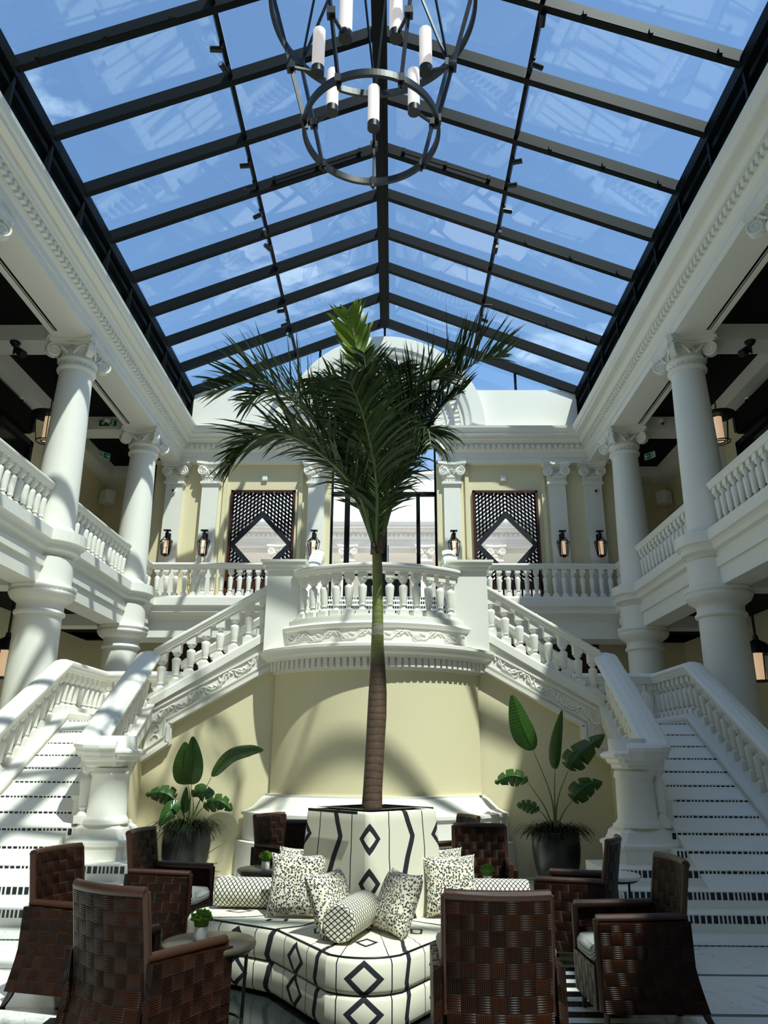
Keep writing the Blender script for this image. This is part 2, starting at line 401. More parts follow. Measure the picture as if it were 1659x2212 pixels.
# ------------------------------------------------------------------ setting: floors, walls, ceilings
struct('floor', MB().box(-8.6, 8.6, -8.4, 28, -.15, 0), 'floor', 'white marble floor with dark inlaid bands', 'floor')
for s in (-1, 1):
    sd = SIDE[s]
    mb = MB(s).box(8.2, 8.5, -8, 20.6, 0, 10.05)
    struct('wall_' + sd, mb, 'cream', 'cream outer wall of the %s gallery' % sd, 'wall')
    # roof over the gallery
    mb = MB(s).box(5.5, 8.5, -8, 20.6, 9.62, 10.05)
    struct('ceiling', mb, 'white', 'plain slab over the upper gallery on the %s' % sd, 'ceiling')
    # dark coffers of the upper gallery
    mb = MB(s)
    ys = [-8 + .0, -3.55, .5, 4.55, 8.6, 12.65, 16.7, 20.4]
    for a, b in zip(ys[:-1], ys[1:]):
        mb.box(6.3, 7.75, a + .27, b - .27 if b < 20 else b - .75, 9.50, 9.62)
    struct('ceiling', mb, 'dark', 'black slatted ceiling panels above the upper %s gallery' % sd, 'ceiling')
    mb = MB(s)
    for y in ys[1:-1]: mb.box(6.25, 8.2, y - .27, y + .27, CAPZ, 9.62)
    mb.box(7.75, 8.2, -8, 20.4, 9.16, 9.62); mb.box(6.2, 7.9, 19.65, 20.4, 9.2, 9.62)
    struct('trim', mb, 'white', 'white cross beams of the upper %s gallery ceiling' % sd, 'beam')
    # upper gallery floor
    struct('floor', MB(s).box(5.9, 8.2, -8, 20.6, 5.0, F2), 'white', 'upper %s gallery floor slab' % sd, 'floor')
    mb = MB(s)
    for a, b in zip(ys[:-1], ys[1:]): mb.box(6.3, 8.2, a + .25, b - .25, 4.62, 4.98)
    mb.box(3.0, 8.2, 19.0, 20.5, 4.62, 4.98)
    struct('ceiling', mb, 'dark', 'black ceiling panels under the %s gallery' % sd, 'ceiling')
    mb = MB(s)
    for y in ys[1:-1]: mb.box(6.2, 8.2, y - .25, y + .25, 4.36, 5.0)
    struct('trim', mb, 'white', 'white cross beams under the %s gallery' % sd, 'beam')
    struct('wall_end_' + sd, MB(s).box(5.9, 8.3, 20.4, 20.7, 0, 9.7), 'cream', 'cream end wall of the %s gallery' % sd, 'wall')
# front wall behind the camera
struct('wall_front', MB().box(-8.5, 8.5, -8.4, -8.0, 0, 13.8), 'cream', 'cream wall at the near end of the hall', 'wall')
# back wall with openings
mb = MB(); Y0, Y1 = 18.72, 19.0; LX = (2.37, 4.1); LZ = (5.4, 8.40)
for s in (-1, 1):
    q = MB(s)
    q.box(1.42, LX[0], Y0, Y1, F2 - .6, 9.3); q.box(LX[1], 6.35, Y0, Y1, F2 - .6, 9.3); q.box(*LX, Y0, Y1, LZ[1], 9.3); q.box(*LX, Y0, Y1, F2 - .6, LZ[0])
    q.box(1.42, 1.62, 18.62, Y0, F2, 9.16)
    q.box(2.18, 2.28, 18.66, Y0, F2, 9.1); q.box(4.22, 4.32, 18.66, Y0, F2, 9.1)
    q.box(6.2, 6.3, 18.72, 20.4, F2, 9.3)
    struct('wall_back_' + SIDE[s], q, 'cream', 'cream back wall to the %s of the glass doors' % SIDE[s], 'wall')
struct('wall_back_lower', MB().box(-8.3, 8.3, 20.5, 20.8, 0, 5.0), 'brownwall', 'dark brown back wall of the ground floor behind the stairs', 'wall')
# back slab
mb = MB()
for s in (-1, 1):
    q = MB(s).box(1.55, 6.0, 17.9, 19.2, 4.95, F2); struct('floor', q, 'white', 'back landing slab on the %s of the top stairs' % SIDE[s], 'floor')
struct('floor', MB().box(-1.55, 1.55, 17.95, 19.3, 4.95, F2), 'marble', 'marble threshold before the glass doors', 'floor')
# slab edge mouldings with bulges at the columns
EP = [(-.3, 0), (.0, 0), (.02, 0), (.02, -.19), (-.02, -.21), (-.05, -.25), (-.06, -.33), (-.14, -.36), (-.2, -.42), (-.24, -.5), (-.5, -.5), (-.5, 0)]
def edgepath(s):
    p = [(-5.62, -8, F2)]
    for y in (-3.55, .5, 4.55, 8.6, 12.65, 16.7):
        r = .58; c0 = -CXO; h = math.acos((5.87 - 5.62) / r)
        p += arc(c0, y, r, -h, h, 10, F2)
    return p + [(-5.62, 17.85, F2), (-1.7, 17.85, F2)]
for s in (-1, 1):
    mb = MB(-s).sweep(edgepath(s), EP)
    struct('trim', mb, 'white', 'moulded edge of the %s gallery floor with rounded bulges at the columns' % SIDE[s], 'moulding')
    # beam behind moulding
    struct('trim', MB(s).box(5.76, 6.25, -8, 17.9, 4.36, 4.96).box(5.72, 6.25, -8, 17.9, 4.66, 4.82), 'white', 'white long beam carried by the ground floor columns on the %s' % SIDE[s], 'beam')
    struct('trim', MB(s).box(1.6, 6.25, 18.1, 19.0, 4.36, 4.96), 'white', 'white beam under the back landing on the %s' % SIDE[s], 'beam')
# entablature
FX, FY = 5.5, 18.55
CP = [(-.75, 0), (0, 0), (0, .15), (.03, .15), (.03, .29), (.06, .31), (.09, .36), (.09, .50), (.2, .51), (.21, .56), (.24, .60), (.25, .66), (.38, .67), (.38, .73), (.42, .76), (.45, .83), (.46, .89), (-.75, .89)]
cpath = [(-FX, -8, CAPZ), (-FX, FY, CAPZ), (-1.6, FY, CAPZ), (-1.6, FY + .5, CAPZ)]
for s in (-1, 1):
    root = sroot('trim', 'deep white dentilled cornice running along the %s side and back' % SIDE[s], 'cornice')
    MB(-s).sweep(cpath, CP).build('cornice', 'white', root)
    mb = MB(-s); y = -7.9
    while y < FY - .25: mb.box(-FX + .08, -FX + .165, y, y + .085, CAPZ + .375, CAPZ + .475); y += .15
    x = -FX + .25
    while x < -1.6: mb.box(x, x + .085, FY - .165, FY - .08, CAPZ + .375, CAPZ + .475); x += .15
    mb.build('dentil_course', 'white', root)
    # linear air slot in the soffit
    for y in (-3.55, .5, 4.55, 8.6, 12.65):
        MB(s).box(6.06, 6.1, y + .6, y + 3.45, CAPZ - .004, CAPZ + .01).box(6.12, 6.135, y + .6, y + 3.45, CAPZ - .004, CAPZ + .01).build('air_slot', 'blackgl', root)
    MB(s).box(6.0, 6.15, 17.3, 18.4, CAPZ - .004, CAPZ + .01).build('air_slot', 'blackgl', root)
# parapet with arch
AZ, AR0, AR1 = 10.2, 1.40, 2.75
for s in (-1, 1):
    pts = [(AR1 - .05, 10.0), (5.46, 10.0), (5.46, 11.38), (2.41, 11.38)]
    pts += [((AR1 - .05) * math.cos(t), AZ + (AR1 - .05) * math.sin(t)) for t in (.38, .28, .18, .08)]
    struct('wall_parapet_' + SIDE[s], MB(s).xzprism(pts, 18.62, 18.92), 'white', 'plain white parapet under the glass gable, %s of the arch' % SIDE[s], 'wall')
    struct('trim', MB(s).box(1.6, 5.5, 18.6, 19.0, CAPZ + .01, 10.05), 'white', 'white entablature core on the %s of the arch' % SIDE[s], 'beam')
ap = [(AR0, .3), (AR0, -.02), (AR0 + .06, -.03), (AR0 + .08, .02), (AR0 + .3, .02), (AR0 + .34, -.02), (AR0 + .5, -.02), (AR0 + .53, -.07), (AR0 + .68, -.08), (AR0 + .7, -.14), (AR0 + .8, -.15), (AR0 + .82, -.2), (AR0 + .93, -.22), (AR0 + 1.0, -.26), (AR0 + 1.05, -.26), (AR1, -.26), (AR1, .3)]
root = sroot('trim', 'great white round arch with dentils over the glass doors', 'arch', (0, 18.62, AZ))
mb = MB(); P = []
for k in range(49):
    t = pi * k / 48; P.append([(r * math.cos(t), 18.62 + y, AZ + r * math.sin(t)) for r, y in ap])
mb.grid(P, closed_v=True, sm=False, flip=True); mb.poly(P[0]); mb.poly(P[-1][::-1]); mb.build('archivolt', 'white', root)
mb = MB()
for k in range(47):
    t = pi * (k + .5) / 47; e = Vector((math.cos(t), 0, math.sin(t))); f = Vector((-math.sin(t), 0, math.cos(t)))
    mb.obox(Vector((0, 18.53, AZ)) + e * (AR0 + .61), e * .07, Vector((0, .06, 0)), f * .038)
mb.build('dentil_course', 'white', root)
# glass doors and fanlight
root = sroot('door_1', 'tall black framed glass doors with arched fanlight at the top of the stairs', 'door', (0, 18.85, F2))
mb = MB()
for x, w_ in ((-1.39, .03), (-.98, .07), (-.0, .09), (.92, .05), (1.39, .03)): mb.box(x - w_, x + w_, 18.82, 18.9, F2, 8.38)
for x, w_ in ((-1.39, .025), (1.39, .025)): mb.box(x - w_, x + w_, 18.82, 18.9, 8.3, AZ)
mb.box(-1.39, 1.39, 18.82, 18.9, 8.3, 8.42); mb.box(-1.39, 1.39, 18.83, 18.89, AZ - .03, AZ + .03); mb.box(-1.39, 1.39, 18.83, 18.89, 6.1, 6.2)
for k in range(24):
    t0, t1 = pi * k / 24, pi * (k + 1) / 24; mb.bar((1.38 * math.cos(t0), 18.86, AZ + 1.38 * math.sin(t0)), (1.38 * math.cos(t1), 18.86, AZ + 1.38 * math.sin(t1)), .08, .05, (0, 1, 0))
for t in (pi / 4, pi / 2, 3 * pi / 4): mb.bar((0.5 * math.cos(t), 18.86, AZ + .5 * math.sin(t)), (1.38 * math.cos(t), 18.86, AZ + 1.38 * math.sin(t)), .03, .03)
for k in range(12):
    t0, t1 = pi * k / 12, pi * (k + 1) / 12; mb.bar((.5 * math.cos(t0), 18.86, AZ + .5 * math.sin(t0)), (.5 * math.cos(t1), 18.86, AZ + .5 * math.sin(t1)), .03, .03, (0, 1, 0))
mb.build('door_frame', 'steel', root)
MB().box(-1.37, 1.37, 18.855, 18.865, F2, AZ).build('glass_pane', 'glass', root)
MB().xzprism([(1.36 * math.cos(pi * k / 24), AZ + 1.36 * math.sin(pi * k / 24)) for k in range(25)], 18.855, 18.865).build('glass_pane', 'glass', root)
for x in (.12, -.12): MB().tube([(x, 18.78, 6.2), (x, 18.78, 6.9)], .015).build('door_handle', 'chrome', root)
# lattice windows
for s, nm in ((-1, 'window_1'), (1, 'window_2')):
    root = sroot(nm, 'square mahogany window with pierced lattice and diamond opening, %s of the doors' % SIDE[s], 'window', (s * 3.235, 18.7, LZ[0]))
    x0, x1 = LX; z0, z1 = LZ; fr = .06
    MB(s).box(x0, x0 + fr, 18.64, 18.8, z0, z1).box(x1 - fr, x1, 18.64, 18.8, z0, z1).box(x0, x1, 18.64, 18.8, z1 - fr, z1).box(x0, x1, 18.64, 18.8, z0, z0 + fr).box(x0, x1, 18.64, 18.8, 5.72, 5.9).build('window_frame', 'mahog', root)
    # lattice: solid board pierced by lozenges (built as slats crossing)
    cx, cz, R1, R2 = 3.235, 6.9, .93, .74
    mb = MB(s)
    for i in range(4):
        a, b = pi / 2 * i, pi / 2 * (i + 1)
        p = lambda r, t: (cx + r * math.cos(t) * .92, cz + r * math.sin(t))
        q = [p(R1, a), p(R1, b), p(R2, b), p(R2, a)]
        b0 = len(mb.v); mb.xzprism(q, 18.70, 18.74)
    xa, xb = x0 + fr, x1 - fr
    def inside(x, z): return abs(x - cx) / (.92) + abs(z - cz) < R1 - .02
    N = 40; slope = 1.15
    def clipseg(p0, p1, wd):
        n = 60; run = None
        for k in range(n + 1):
            t = k / n; x = p0[0] + (p1[0] - p0[0]) * t; z = p0[1] + (p1[1] - p0[1]) * t
            ok = xa <= x <= xb and z0 + .5 <= z <= z1 - fr and not inside(x, z)
            if ok and run is None: run = (x, z)
            if (not ok or k == n) and run is not None: mb.bar((run[0], 18.72, run[1]), (x, 18.72, z), .03, wd, (0, .0, 1)); run = None
    for k in range(14):                                     # near-vertical ribs
        x = cx + (k - 6.5) * .122; clipseg((x, z0 + .5), (x, z1), .052) if False else None
    for k in range(-9, 10):
        x = cx + (k + .5) * .094
        run = None; n = 90
        for j in range(n + 1):
            z = z0 + .5 + (z1 - fr - z0 - .5) * j / n; ok = xa <= x <= xb and not inside(x, z)
            if ok and run is None: run = z
            if (not ok or j == n) and run is not None: mb.box(x - .021, x + .021, 18.705, 18.735, run, z); run = None
    for h in (-1, 1):
        for k in range(40):
            zc = z0 - .4 + k * .112; clipseg((cx, zc + .35), (cx + h * .93, zc + .35 - .93 * .8), .052)
    mb.build('lattice', 'lattice', root)
    MB(s).box(x0 + fr, x1 - fr, 18.76, 18.77, z0 + .06, z1 - fr).build('glass_pane', 'glass', root)
    q = MB(s); q.box(x0 + fr, x1 - fr, 18.70, 18.74, 5.46, 5.5)
    for k in range(14): q.box(x0 + .1 + k * .12, x0 + .14 + k * .12, 18.7, 18.74, 5.5, 5.72)
    q.build('bottom_grille', 'lattice', root)
# ------------------------------------------------------------------ building across the court
root = thing('courtyard_facade', 'pale colonnaded facade with dentilled cornice seen through the doors', 'building', (0, 27, 0))
MB().sweep([(-6.0, 21.2, 9.2), (-6.0, 27, 9.2), (6.0, 27, 9.2), (6.0, 21.2, 9.2)], CP).build('cornice', 'bisque', root)
mb = MB(); x = -5.8
while x < 5.8: mb.box(x, x + .1, 26.83, 26.92, 9.57, 9.68); x += .18
mb.build('dentil_course', 'bisque', root)
MB().box(-6.6, 6.6, 27.2, 27.6, 10.1, 12.3).box(-6.6, 6.6, 27.1, 27.7, 12.2, 12.35).box(-6.9, -6.5, 21.2, 27.5, 10.0, 10.6).box(6.5, 6.9, 21.2, 27.5, 10.0, 10.6).build('parapet', 'bisque', root)
MB().box(-6.6, 6.6, 28.6, 28.9, 4.2, 9.3).box(-6.6, 6.6, 27.2, 28.8, 9.0, 9.2).build('back_wall', 'bisque', root)
MB().box(-6.9, 6.9, 21.2, 28.9, 0, 5.2).build('terrace', 'bisque', root)
MB().box(-.9, .9, 28.5, 28.62, 5.2, 8.3).build('dark_doorway', 'steel', root)
# ------------------------------------------------------------------ capitals, columns
def spiral(mb, c, e1, e2, nrm, R, th, s=1):
    c, e1, e2, nrm = map(Vector, (c, e1, e2, nrm))
    n = 16; P0 = [c + (e1 * math.cos(2 * pi * k / n) + e2 * math.sin(2 * pi * k / n)) * R for k in range(n)]
    A = [p - nrm * th for p in P0]; B = [p + nrm * th for p in P0]
    b = len(mb.v); mb.v += [tuple(p) for p in A + B]
    fl = e1.cross(e2).dot(nrm) < 0
    def add(f): mb.face(f[::-1] if fl else f)
    add([b + i for i in range(n)][::-1]); add([b + n + i for i in range(n)])
    for i in range(n): j = (i + 1) % n; add([b + i, b + j, b + n + j, b + n + i])
    for sg in (-1, 1):
        pts = []; rr = []
        for k in range(30):
            t = k / 29; a = pi / 2 * s - s * t * 4.2 * pi; r = R * (.93 * (1 - t) + .1)
            pts.append(c + nrm * sg * (th + .004) + (e1 * math.cos(a) + e2 * math.sin(a)) * r); rr.append(R * (.17 - .07 * t))
        mb.tube(pts, rr, 6)
def star(mb, c, ex, ez, nrm, R, h):
    c, ex, ez, nrm = map(Vector, (c, ex, ez, nrm)); top = c + nrm * h; P = []
    for k in range(10):
        a = pi / 2 + k * pi / 5; r = R if k % 2 == 0 else R * .42; P.append(c + (ex * math.cos(a) + ez * math.sin(a)) * r)
    for k in range(10): mb.poly([P[k], P[(k + 1) % 10], top]); mb.poly([P[(k + 1) % 10], P[k], top])
def capital_round(r=.30):
    mb = MB(); H = .62
    # neck rings and echinus with beads
    mb.lathe([(r, -.62), (r + .05, -.60), (r + .06, -.57), (r + .05, -.54), (r + .01, -.53), (r + .01, -.44), (r + .05, -.43), (r + .07, -.40), (r + .05, -.36), (r + .03, -.34), (r + .02, -.14), (r + .1, -.12)], n=32)
    for k in range(20):
        a = 2 * pi * k / 20; c = Vector(((r + .012) * math.cos(a), (r + .012) * math.sin(a), -.485)); mb.lathe([(.0, -.022), (.02, -.01), (.02, .01), (0, .022)], c, 6)
    # abacus with hollow sides
    for z0, z1, e in ((-.13, -.07, .0), (-.07, 0, .035)):
        pts = []; A = .46 + e; cc = .07
        for q in range(4):
            a = q * pi / 2; ca, sa = math.cos(a), math.sin(a)
            for t in (-1, -.8, -.55, -.25, 0, .25, .55, .8, 1):
                x = t * (A - cc); y = -(A - .11 * (1 - t * t)); pts.append((x * ca - y * sa, x * sa + y * ca))
        mb.prism(pts, z0, z1)
    for q in range(4):
        a = pi / 4 + q * pi / 2; e = Vector((math.cos(a), math.sin(a), 0)); n = Vector((-math.sin(a), math.cos(a), 0))
        spiral(mb, e * (r + .19) + Vector((0, 0, -.27)), e, Vector((0, 0, 1)), n, .135, .05)
        mb.tube([e * (r + .28) + Vector((0, 0, -.17)), e * (r + .17) + Vector((0, 0, -.12)), e * (r - .02) + Vector((0, 0, -.2))], .04, 8)
        f = Vector((math.cos(q * pi / 2), math.sin(q * pi / 2), 0)); g = Vector((-f.y, f.x, 0))
        star(mb, f * (r + .04) + Vector((0, 0, -.22)), g, Vector((0, 0, 1)), f, .135, .06)
        for sg in (-1, 1):                                  # scroll bands rising from beside the star
            pts = [f * (r + .05) + g * sg * .05 + Vector((0, 0, -.33)), f * (r + .08) + g * sg * .13 + Vector((0, 0, -.25)), f * (r + .06) + g * sg * .2 + Vector((0, 0, -.16)), e * 0 + f * (r + .03) + g * sg * .3 + Vector((0, 0, -.14))]
            mb.tube(pts, .022, 6)
    return mb.mesh('capital', 'white')
def pilaster_capital(w=.22):
    mb = MB()
    mb.box(-w - .05, w + .05, -.12, .1, -.62, -.56).box(-w - .02, w + .02, -.09, .1, -.56, -.4).box(-w - .04, w + .04, -.11, .1, -.44, -.40)
    for k in range(5): mb.lathe([(0, -.02), (.018, -.01), (.018, .01), (0, .02)], (-.16 + .08 * k, -.095, -.49), 6)
    mb.box(-w + .02, w - .02, -.07, .1, -.4, -.13)
    pts = [(-w - .14, -.13), (w + .14, -.13), (w + .1, 0), (-w - .1, 0)]
    mb.prism([(-w - .13, .1), (-w - .13, -.18), (-w - .06, -.16), (-.1, -.10), (.1, -.10), (w + .06, -.16), (w + .13, -.18), (w + .13, .1)], -.13, -.07)
    mb.prism([(-w - .16, .1), (-w - .16, -.21), (-w - .09, -.2), (-.1, -.13), (.1, -.13), (w + .09, -.2), (w + .16, -.21), (w + .16, .1)], -.07, 0)
    for sg in (-1, 1):
        spiral(mb, (sg * (w + .0), -.11, -.27), (sg, 0, 0), (0, 0, 1), (0, -1, 0), .13, .045)
        mb.tube([(sg * .06, -.09, -.34), (sg * .1, -.1, -.24), (sg * .16, -.1, -.16), (sg * .24, -.12, -.14)], .02, 6)
    star(mb, (0, -.08, -.23), (1, 0, 0), (0, 0, 1), (0, -1, 0), .125, .05)
    return mb.mesh('capital', 'white')
CAPM = capital_round(); PCAPM = pilaster_capital()
ordc = {8.6: 'nearest', 12.65: 'middle', 16.7: 'farthest'}
for s in (-1, 1):
    for y in COLY:
        t = thing('column', '%s tall white round column with starred scroll capital on the upper %s gallery' % (ordc[y], SIDE[s]), 'column', (s * CXO, y, F2), group=None)
        h = CAPZ - .62 - F2
        MB().lathe([(.375 - .075 * (k / 12) ** 1.4, h * k / 12) for k in range(13)], (s * CXO, y, F2), 40).build('shaft', 'white', t)
        MB().lathe([(.44, 0), (.44, .06), (.41, .09), (.375, .14)], (s * CXO, y, F2 + .0), 32).build('base', 'white', t)
        place(CAPM, 'capital', t, (s * CXO, y, CAPZ))
    for y in COLY[1:]:
        t = thing('column', '%s stout white round ground floor column under the %s gallery' % ('nearer' if y < 14 else 'farther', SIDE[s]), 'column', (s * CXO, y, 0))
        MB().lathe([(.43 - .06 * k / 8, 3.95 * k / 8) for k in range(9)], (s * CXO, y, 0), 40).build('shaft', 'white', t)
        MB().lathe([(.37, 3.86), (.415, 3.88), (.425, 3.91), (.41, 3.94), (.385, 3.96), (.385, 4.07), (.43, 4.1), (.50, 4.15), (.54, 4.22), (.55, 4.26), (.52, 4.28), (.55, 4.3), (.55, 4.37), (.5, 4.38)], (s * CXO, y, 0), 40).build('capital', 'white', t)
        MB().lathe([(.45, 4.36), (.45, 4.85)], (s * CXO + (-s) * .0, y, 0), 32).build('impost_block', 'white', t)
# pilasters on the back wall and gallery walls
PX = (-5.62, -4.65, -1.80, 1.82, 4.62, 5.58)
plab = ('leftmost', 'second from left', 'just left of the glass doors', 'just right of the glass doors', 'second from right', 'rightmost')
for x, l in zip(PX, plab):
    t = thing('pilaster', 'white flat back wall pilaster with starred scroll capital, ' + l, 'pilaster', (x, 18.62, F2))
    MB().box(x - .22, x + .22, 18.55, 18.73, F2, CAPZ - .6).build('shaft', 'white', t)
    MB().box(x - .27, x + .27, 18.50, 18.73, F2, F2 + .2).build('base', 'white', t)
    place(PCAPM, 'capital', t, (x, 18.62, CAPZ))
for s in (-1, 1):
    t = thing('pilaster', 'white flat pilaster on the outer wall of the upper %s gallery' % SIDE[s], 'pilaster', (s * 8.15, 16.7, F2))
    MB(s).box(8.05, 8.2, 16.45, 16.95, F2, 8.6).build('shaft', 'white', t)
    MB(s).box(7.98, 8.2, 16.4, 17.0, 8.6, 8.66).box(8.02, 8.2, 16.42, 16.98, 8.66, 8.8).box(7.94, 8.2, 16.35, 17.05, 8.8, CAPZ).build('capital', 'white', t)
    for x in (-4.1, -1.45, 1.45, 4.1):
        if (x > 0) == (s > 0): place(PCAPM, 'column_capital', bpy.data.objects['courtyard_facade'], (x, 26.9, 9.2)); MB().box(x - .22, x + .22, 26.85, 27.1, 5.2, 8.6).build('pilaster_shaft', 'bisque', bpy.data.objects['courtyard_facade'])
# ------------------------------------------------------------------ glazed roof
EX, EZ, RZ, GY, SP = 5.44, 11.40, 13.64, 18.6, 1.29
roof = sroot('ceiling', 'black steel and glass gabled skylight over the hall', 'skylight', (0, 5, EZ))
sl_ = (RZ - EZ) / EX
NR = 20; YS = [GY - SP * k for k in range(NR + 1)]; YF = YS[-1]
for s in (-1, 1):
    nrm = Vector((s * (RZ - EZ), 0, EX)).normalized()
    for k, y in enumerate(YS):
        a = Vector((s * (EX + .1), y, EZ - .04)); b = Vector((s * .03, y, RZ - .0)); off = nrm * -.1
        MB().bar(a + off, b + off, .115, .2, nrm).build('rafter', 'steel', roof)
        MB().bar(a + off * -.3, b + off * -.3, .07, .05, nrm).build('rafter_cap', 'steel', roof)
        if k in (2, 5, 8, 11, 14) or (s > 0 and k in (4, 6)):
            m = MB(); a2 = Vector((s * (EX - .4), y - .1, EZ + .02)); b2 = Vector((s * (EX - 2.4), y - .1, EZ + sl_ * 2.0 + .02)); q = Vector((0, 0, -.12))
            if k % 2: a2 = Vector((s * 2.2, y - .1, RZ - sl_ * 2.2)); b2 = Vector((s * .4, y - .1, RZ - sl_ * .4))
            m.tube([a2 + q, b2 + q], .016, 6)
            for t in (.02, .5, .97): p = a2.lerp(b2, t); m.obox(p + q * .7, (.025, 0, 0), (0, .05, 0), (0, 0, .05))
            m.build('track_rod', 'steel', roof)
    for k in range(NR):
        for x0, x1 in ((EX + .02, 2.56), (2.50, .08)):
            y0, y1 = YS[k + 1] + .02, YS[k] - .02
            c = Vector((s * (x0 + x1) / 2, (y0 + y1) / 2, RZ - sl_ * (x0 + x1) / 2 + .045)); ax = Vector((s * (x1 - x0) / 2, 0, -sl_ * (x1 - x0) / 2))
            MB().obox(c, ax, Vector((0, (y1 - y0) / 2, 0)), nrm * .008).build('glass_pane', 'roofglass', roof)
    xm = 2.53; MB().bar((s * xm, YF, RZ - sl_ * xm - .06), (s * xm, GY, RZ - sl_ * xm - .06), .07, .14, nrm).build('purlin', 'steel', roof)
    MB(s).box(EX - .12, EX + .12, YF, GY, EZ - .30, EZ - .06).box(EX + .02, EX + .1, YF, GY, 10.05, EZ - .2).box(EX - .06, EX + .04, YF, GY, 10.9, 11.0).build('eave_beam', 'steel', roof)
    mb = MB(s)
    for y in YS: mb.box(EX - .1, EX + .04, y - .03, y + .03, 10.05, EZ - .1)
    mb.build('eave_posts', 'steel', roof)
MB().box(-.13, .13, YF, GY, RZ - .26, RZ - .02).box(-.045, .045, YF, GY, RZ - .30, RZ - .02).build('ridge_beam', 'steel', roof)
for nm, gy in (('window_3', GY), ('window_4', YF)):
    r = sroot(nm, 'triangular glass gable under the %s end of the skylight' % ('far' if gy > 0 else 'near'), 'window', (0, gy, EZ))
    MB().xzprism([(-EX, EZ - .02), (EX, EZ - .02), (0, RZ - .05)], gy + .1, gy + .11).build('glass_pane', 'roofglass', r)
    for x in (-3.69, -1.85, 0, 1.85, 3.69): MB().box(x - .03, x + .03, gy + .06, gy + .15, 10.9 if abs(x) > 3 else 11.3, RZ - sl_ * abs(x) - .08).build('mullion', 'steel', r)
struct('trim', MB().box(-5.5, 5.5, YF - .3, YF, 9, EZ).box(-8.5, -5.4, YF - .3, YF, 9, 10), 'white', 'white wall head at the near end of the skylight', 'wall')
# spotlights along the purlins
spots = {-1: [(4, 1), (6.9, 0), (8.9, 1), (9.3, 0), (11.35, 1), (11.9, 1), (12.7, 1), (13.3, 0), (13.8, 0), (16.2, 1), (16.8, 1), (17.4, 0)], 1: [(8.35, 0), (9.2, 1), (11.3, 1), (11.9, 1), (12.6, 1), (13.25, 0), (13.75, 0), (16.0, 1), (16.6, 1), (17.2, 0)]}
proto = thing('spotlight', 'small black cylinder spotlight', 'spotlight', (0, 0, 0), local=True)
MB().obox((0, 0, 0), (.03, 0, 0), (0, .05, 0), (0, 0, .02)).build('mount', 'iron', proto, org=(0, 0, 0))
MB().tube([(0, 0, -.02), (0, 0, -.08)], .012, 6).build('stem', 'iron', proto, org=(0, 0, 0))
cyl = MB().tube([(.02, 0, -.1), (-.17, 0, -.12)], .048, 14).build('lamp_head', 'iron', proto, org=(0, 0, 0))
MB().tube([(-.168, 0, -.12), (-.174, 0, -.1206)], .038, 14).build('lens', 'chrome', cyl, org=(0, 0, 0))
first = True
for s in (-1, 1):
    for i, (y, dr) in enumerate(spots[s]):
        z = RZ - sl_ * 2.53 - .14; loc = (s * 2.53, y, z); rz = (random.uniform(-.5, .5) if dr else pi / 2 + random.uniform(-.4, .4)) + (0 if s < 0 else pi)
        ORD = ['nearest the far gable', 'second from the far gable', 'third from the far gable', 'fourth from the far gable', 'fifth from the far gable', 'sixth from the far gable', 'sixth from the near end', 'fifth from the near end', 'fourth from the near end', 'third from the near end', 'second from the near end', 'nearest the viewer']
        q_ = len(spots[s]) - 1 - i; q_ = q_ if q_ < 6 else q_ + 12 - len(spots[s])
        lb = 'small black spotlight on the %s skylight purlin, %s' % (SIDE[s], ORD[q_])
        if first: proto.location = loc; proto.rotation_euler = (0, 0, rz); proto['label'] = lb; proto['group'] = 'spotlights on the left purlin'; first = False
        else: copy_tree(proto, loc, rz, lb, 'spotlights on the %s purlin' % SIDE[s])
# ------------------------------------------------------------------ balusters and balustrades
def baluster_mesh(h, up=0, dn=0, k=1.0):
    mb = MB(); w_ = .062 * k
    mb.box(-w_ * 1.12, w_ * 1.12, -w_ * 1.12, w_ * 1.12, -dn, .085)
    b0, b1 = .085, h - .11; L = b1 - b0
    pr = [(.06, 0), (.06, .025), (.046, .06), (.037, .09), (.036, .13), (.05, .145), (.053, .17), (.047, .185), (.05, .21), (.056, .4), (.067, .68), (.067, .75), (.054, .785), (.037, .81), (.034, .86), (.046, .89), (.058, .92), (.062, .94), (.062, 1.0)]
    mb.lathe([(r * k, b0 + t * L) for r, t in pr], n=14)
    mb.box(-w_ * 1.05, w_ * 1.05, -w_ * 1.05, w_ * 1.05, b1, h + up)
    return mb.mesh('baluster', 'white')
RAIL = [(-.085, 0), (.085, 0), (.09, .02), (.105, .045), (.11, .07), (.125, .085), (.125, .11), (.1, .135), (.03, .155), (-.03, .155), (-.1, .135), (-.125, .11), (-.125, .085), (-.11, .07), (-.105, .045), (-.09, .02)]
RAILW = [(o * 1.25, h * 1.15) for o, h in RAIL]
CURB = [(-.12, -.12), (.12, -.12), (.12, .0), (.1, .03), (-.1, .03), (-.12, 0)]
BH = .72
BH2 = .59; BM2 = baluster_mesh(BH2, .12, .10); BM = baluster_mesh(BH); BMS = baluster_mesh(BH, .12, .10)
def along(path, step, ends=.5):
    """points at equal spacing along a 3d path, with heading"""
    seg = []; L = 0
    for a, b in zip(path[:-1], path[1:]): d = math.hypot(b[0] - a[0], b[1] - a[1]); seg.append((L, d, a, b)); L += d
    n = max(1, round(L / step)); out_ = []
    for k in range(n):
        t = (k + .5) * L / n
        for l0, d, a, b in seg:
            if l0 <= t <= l0 + d + 1e-9: f = (t - l0) / d; out_.append((a[0] + (b[0] - a[0]) * f, a[1] + (b[1] - a[1]) * f, a[2] + (b[2] - a[2]) * f, math.atan2(b[1] - a[1], b[0] - a[0]))); break
    return out_
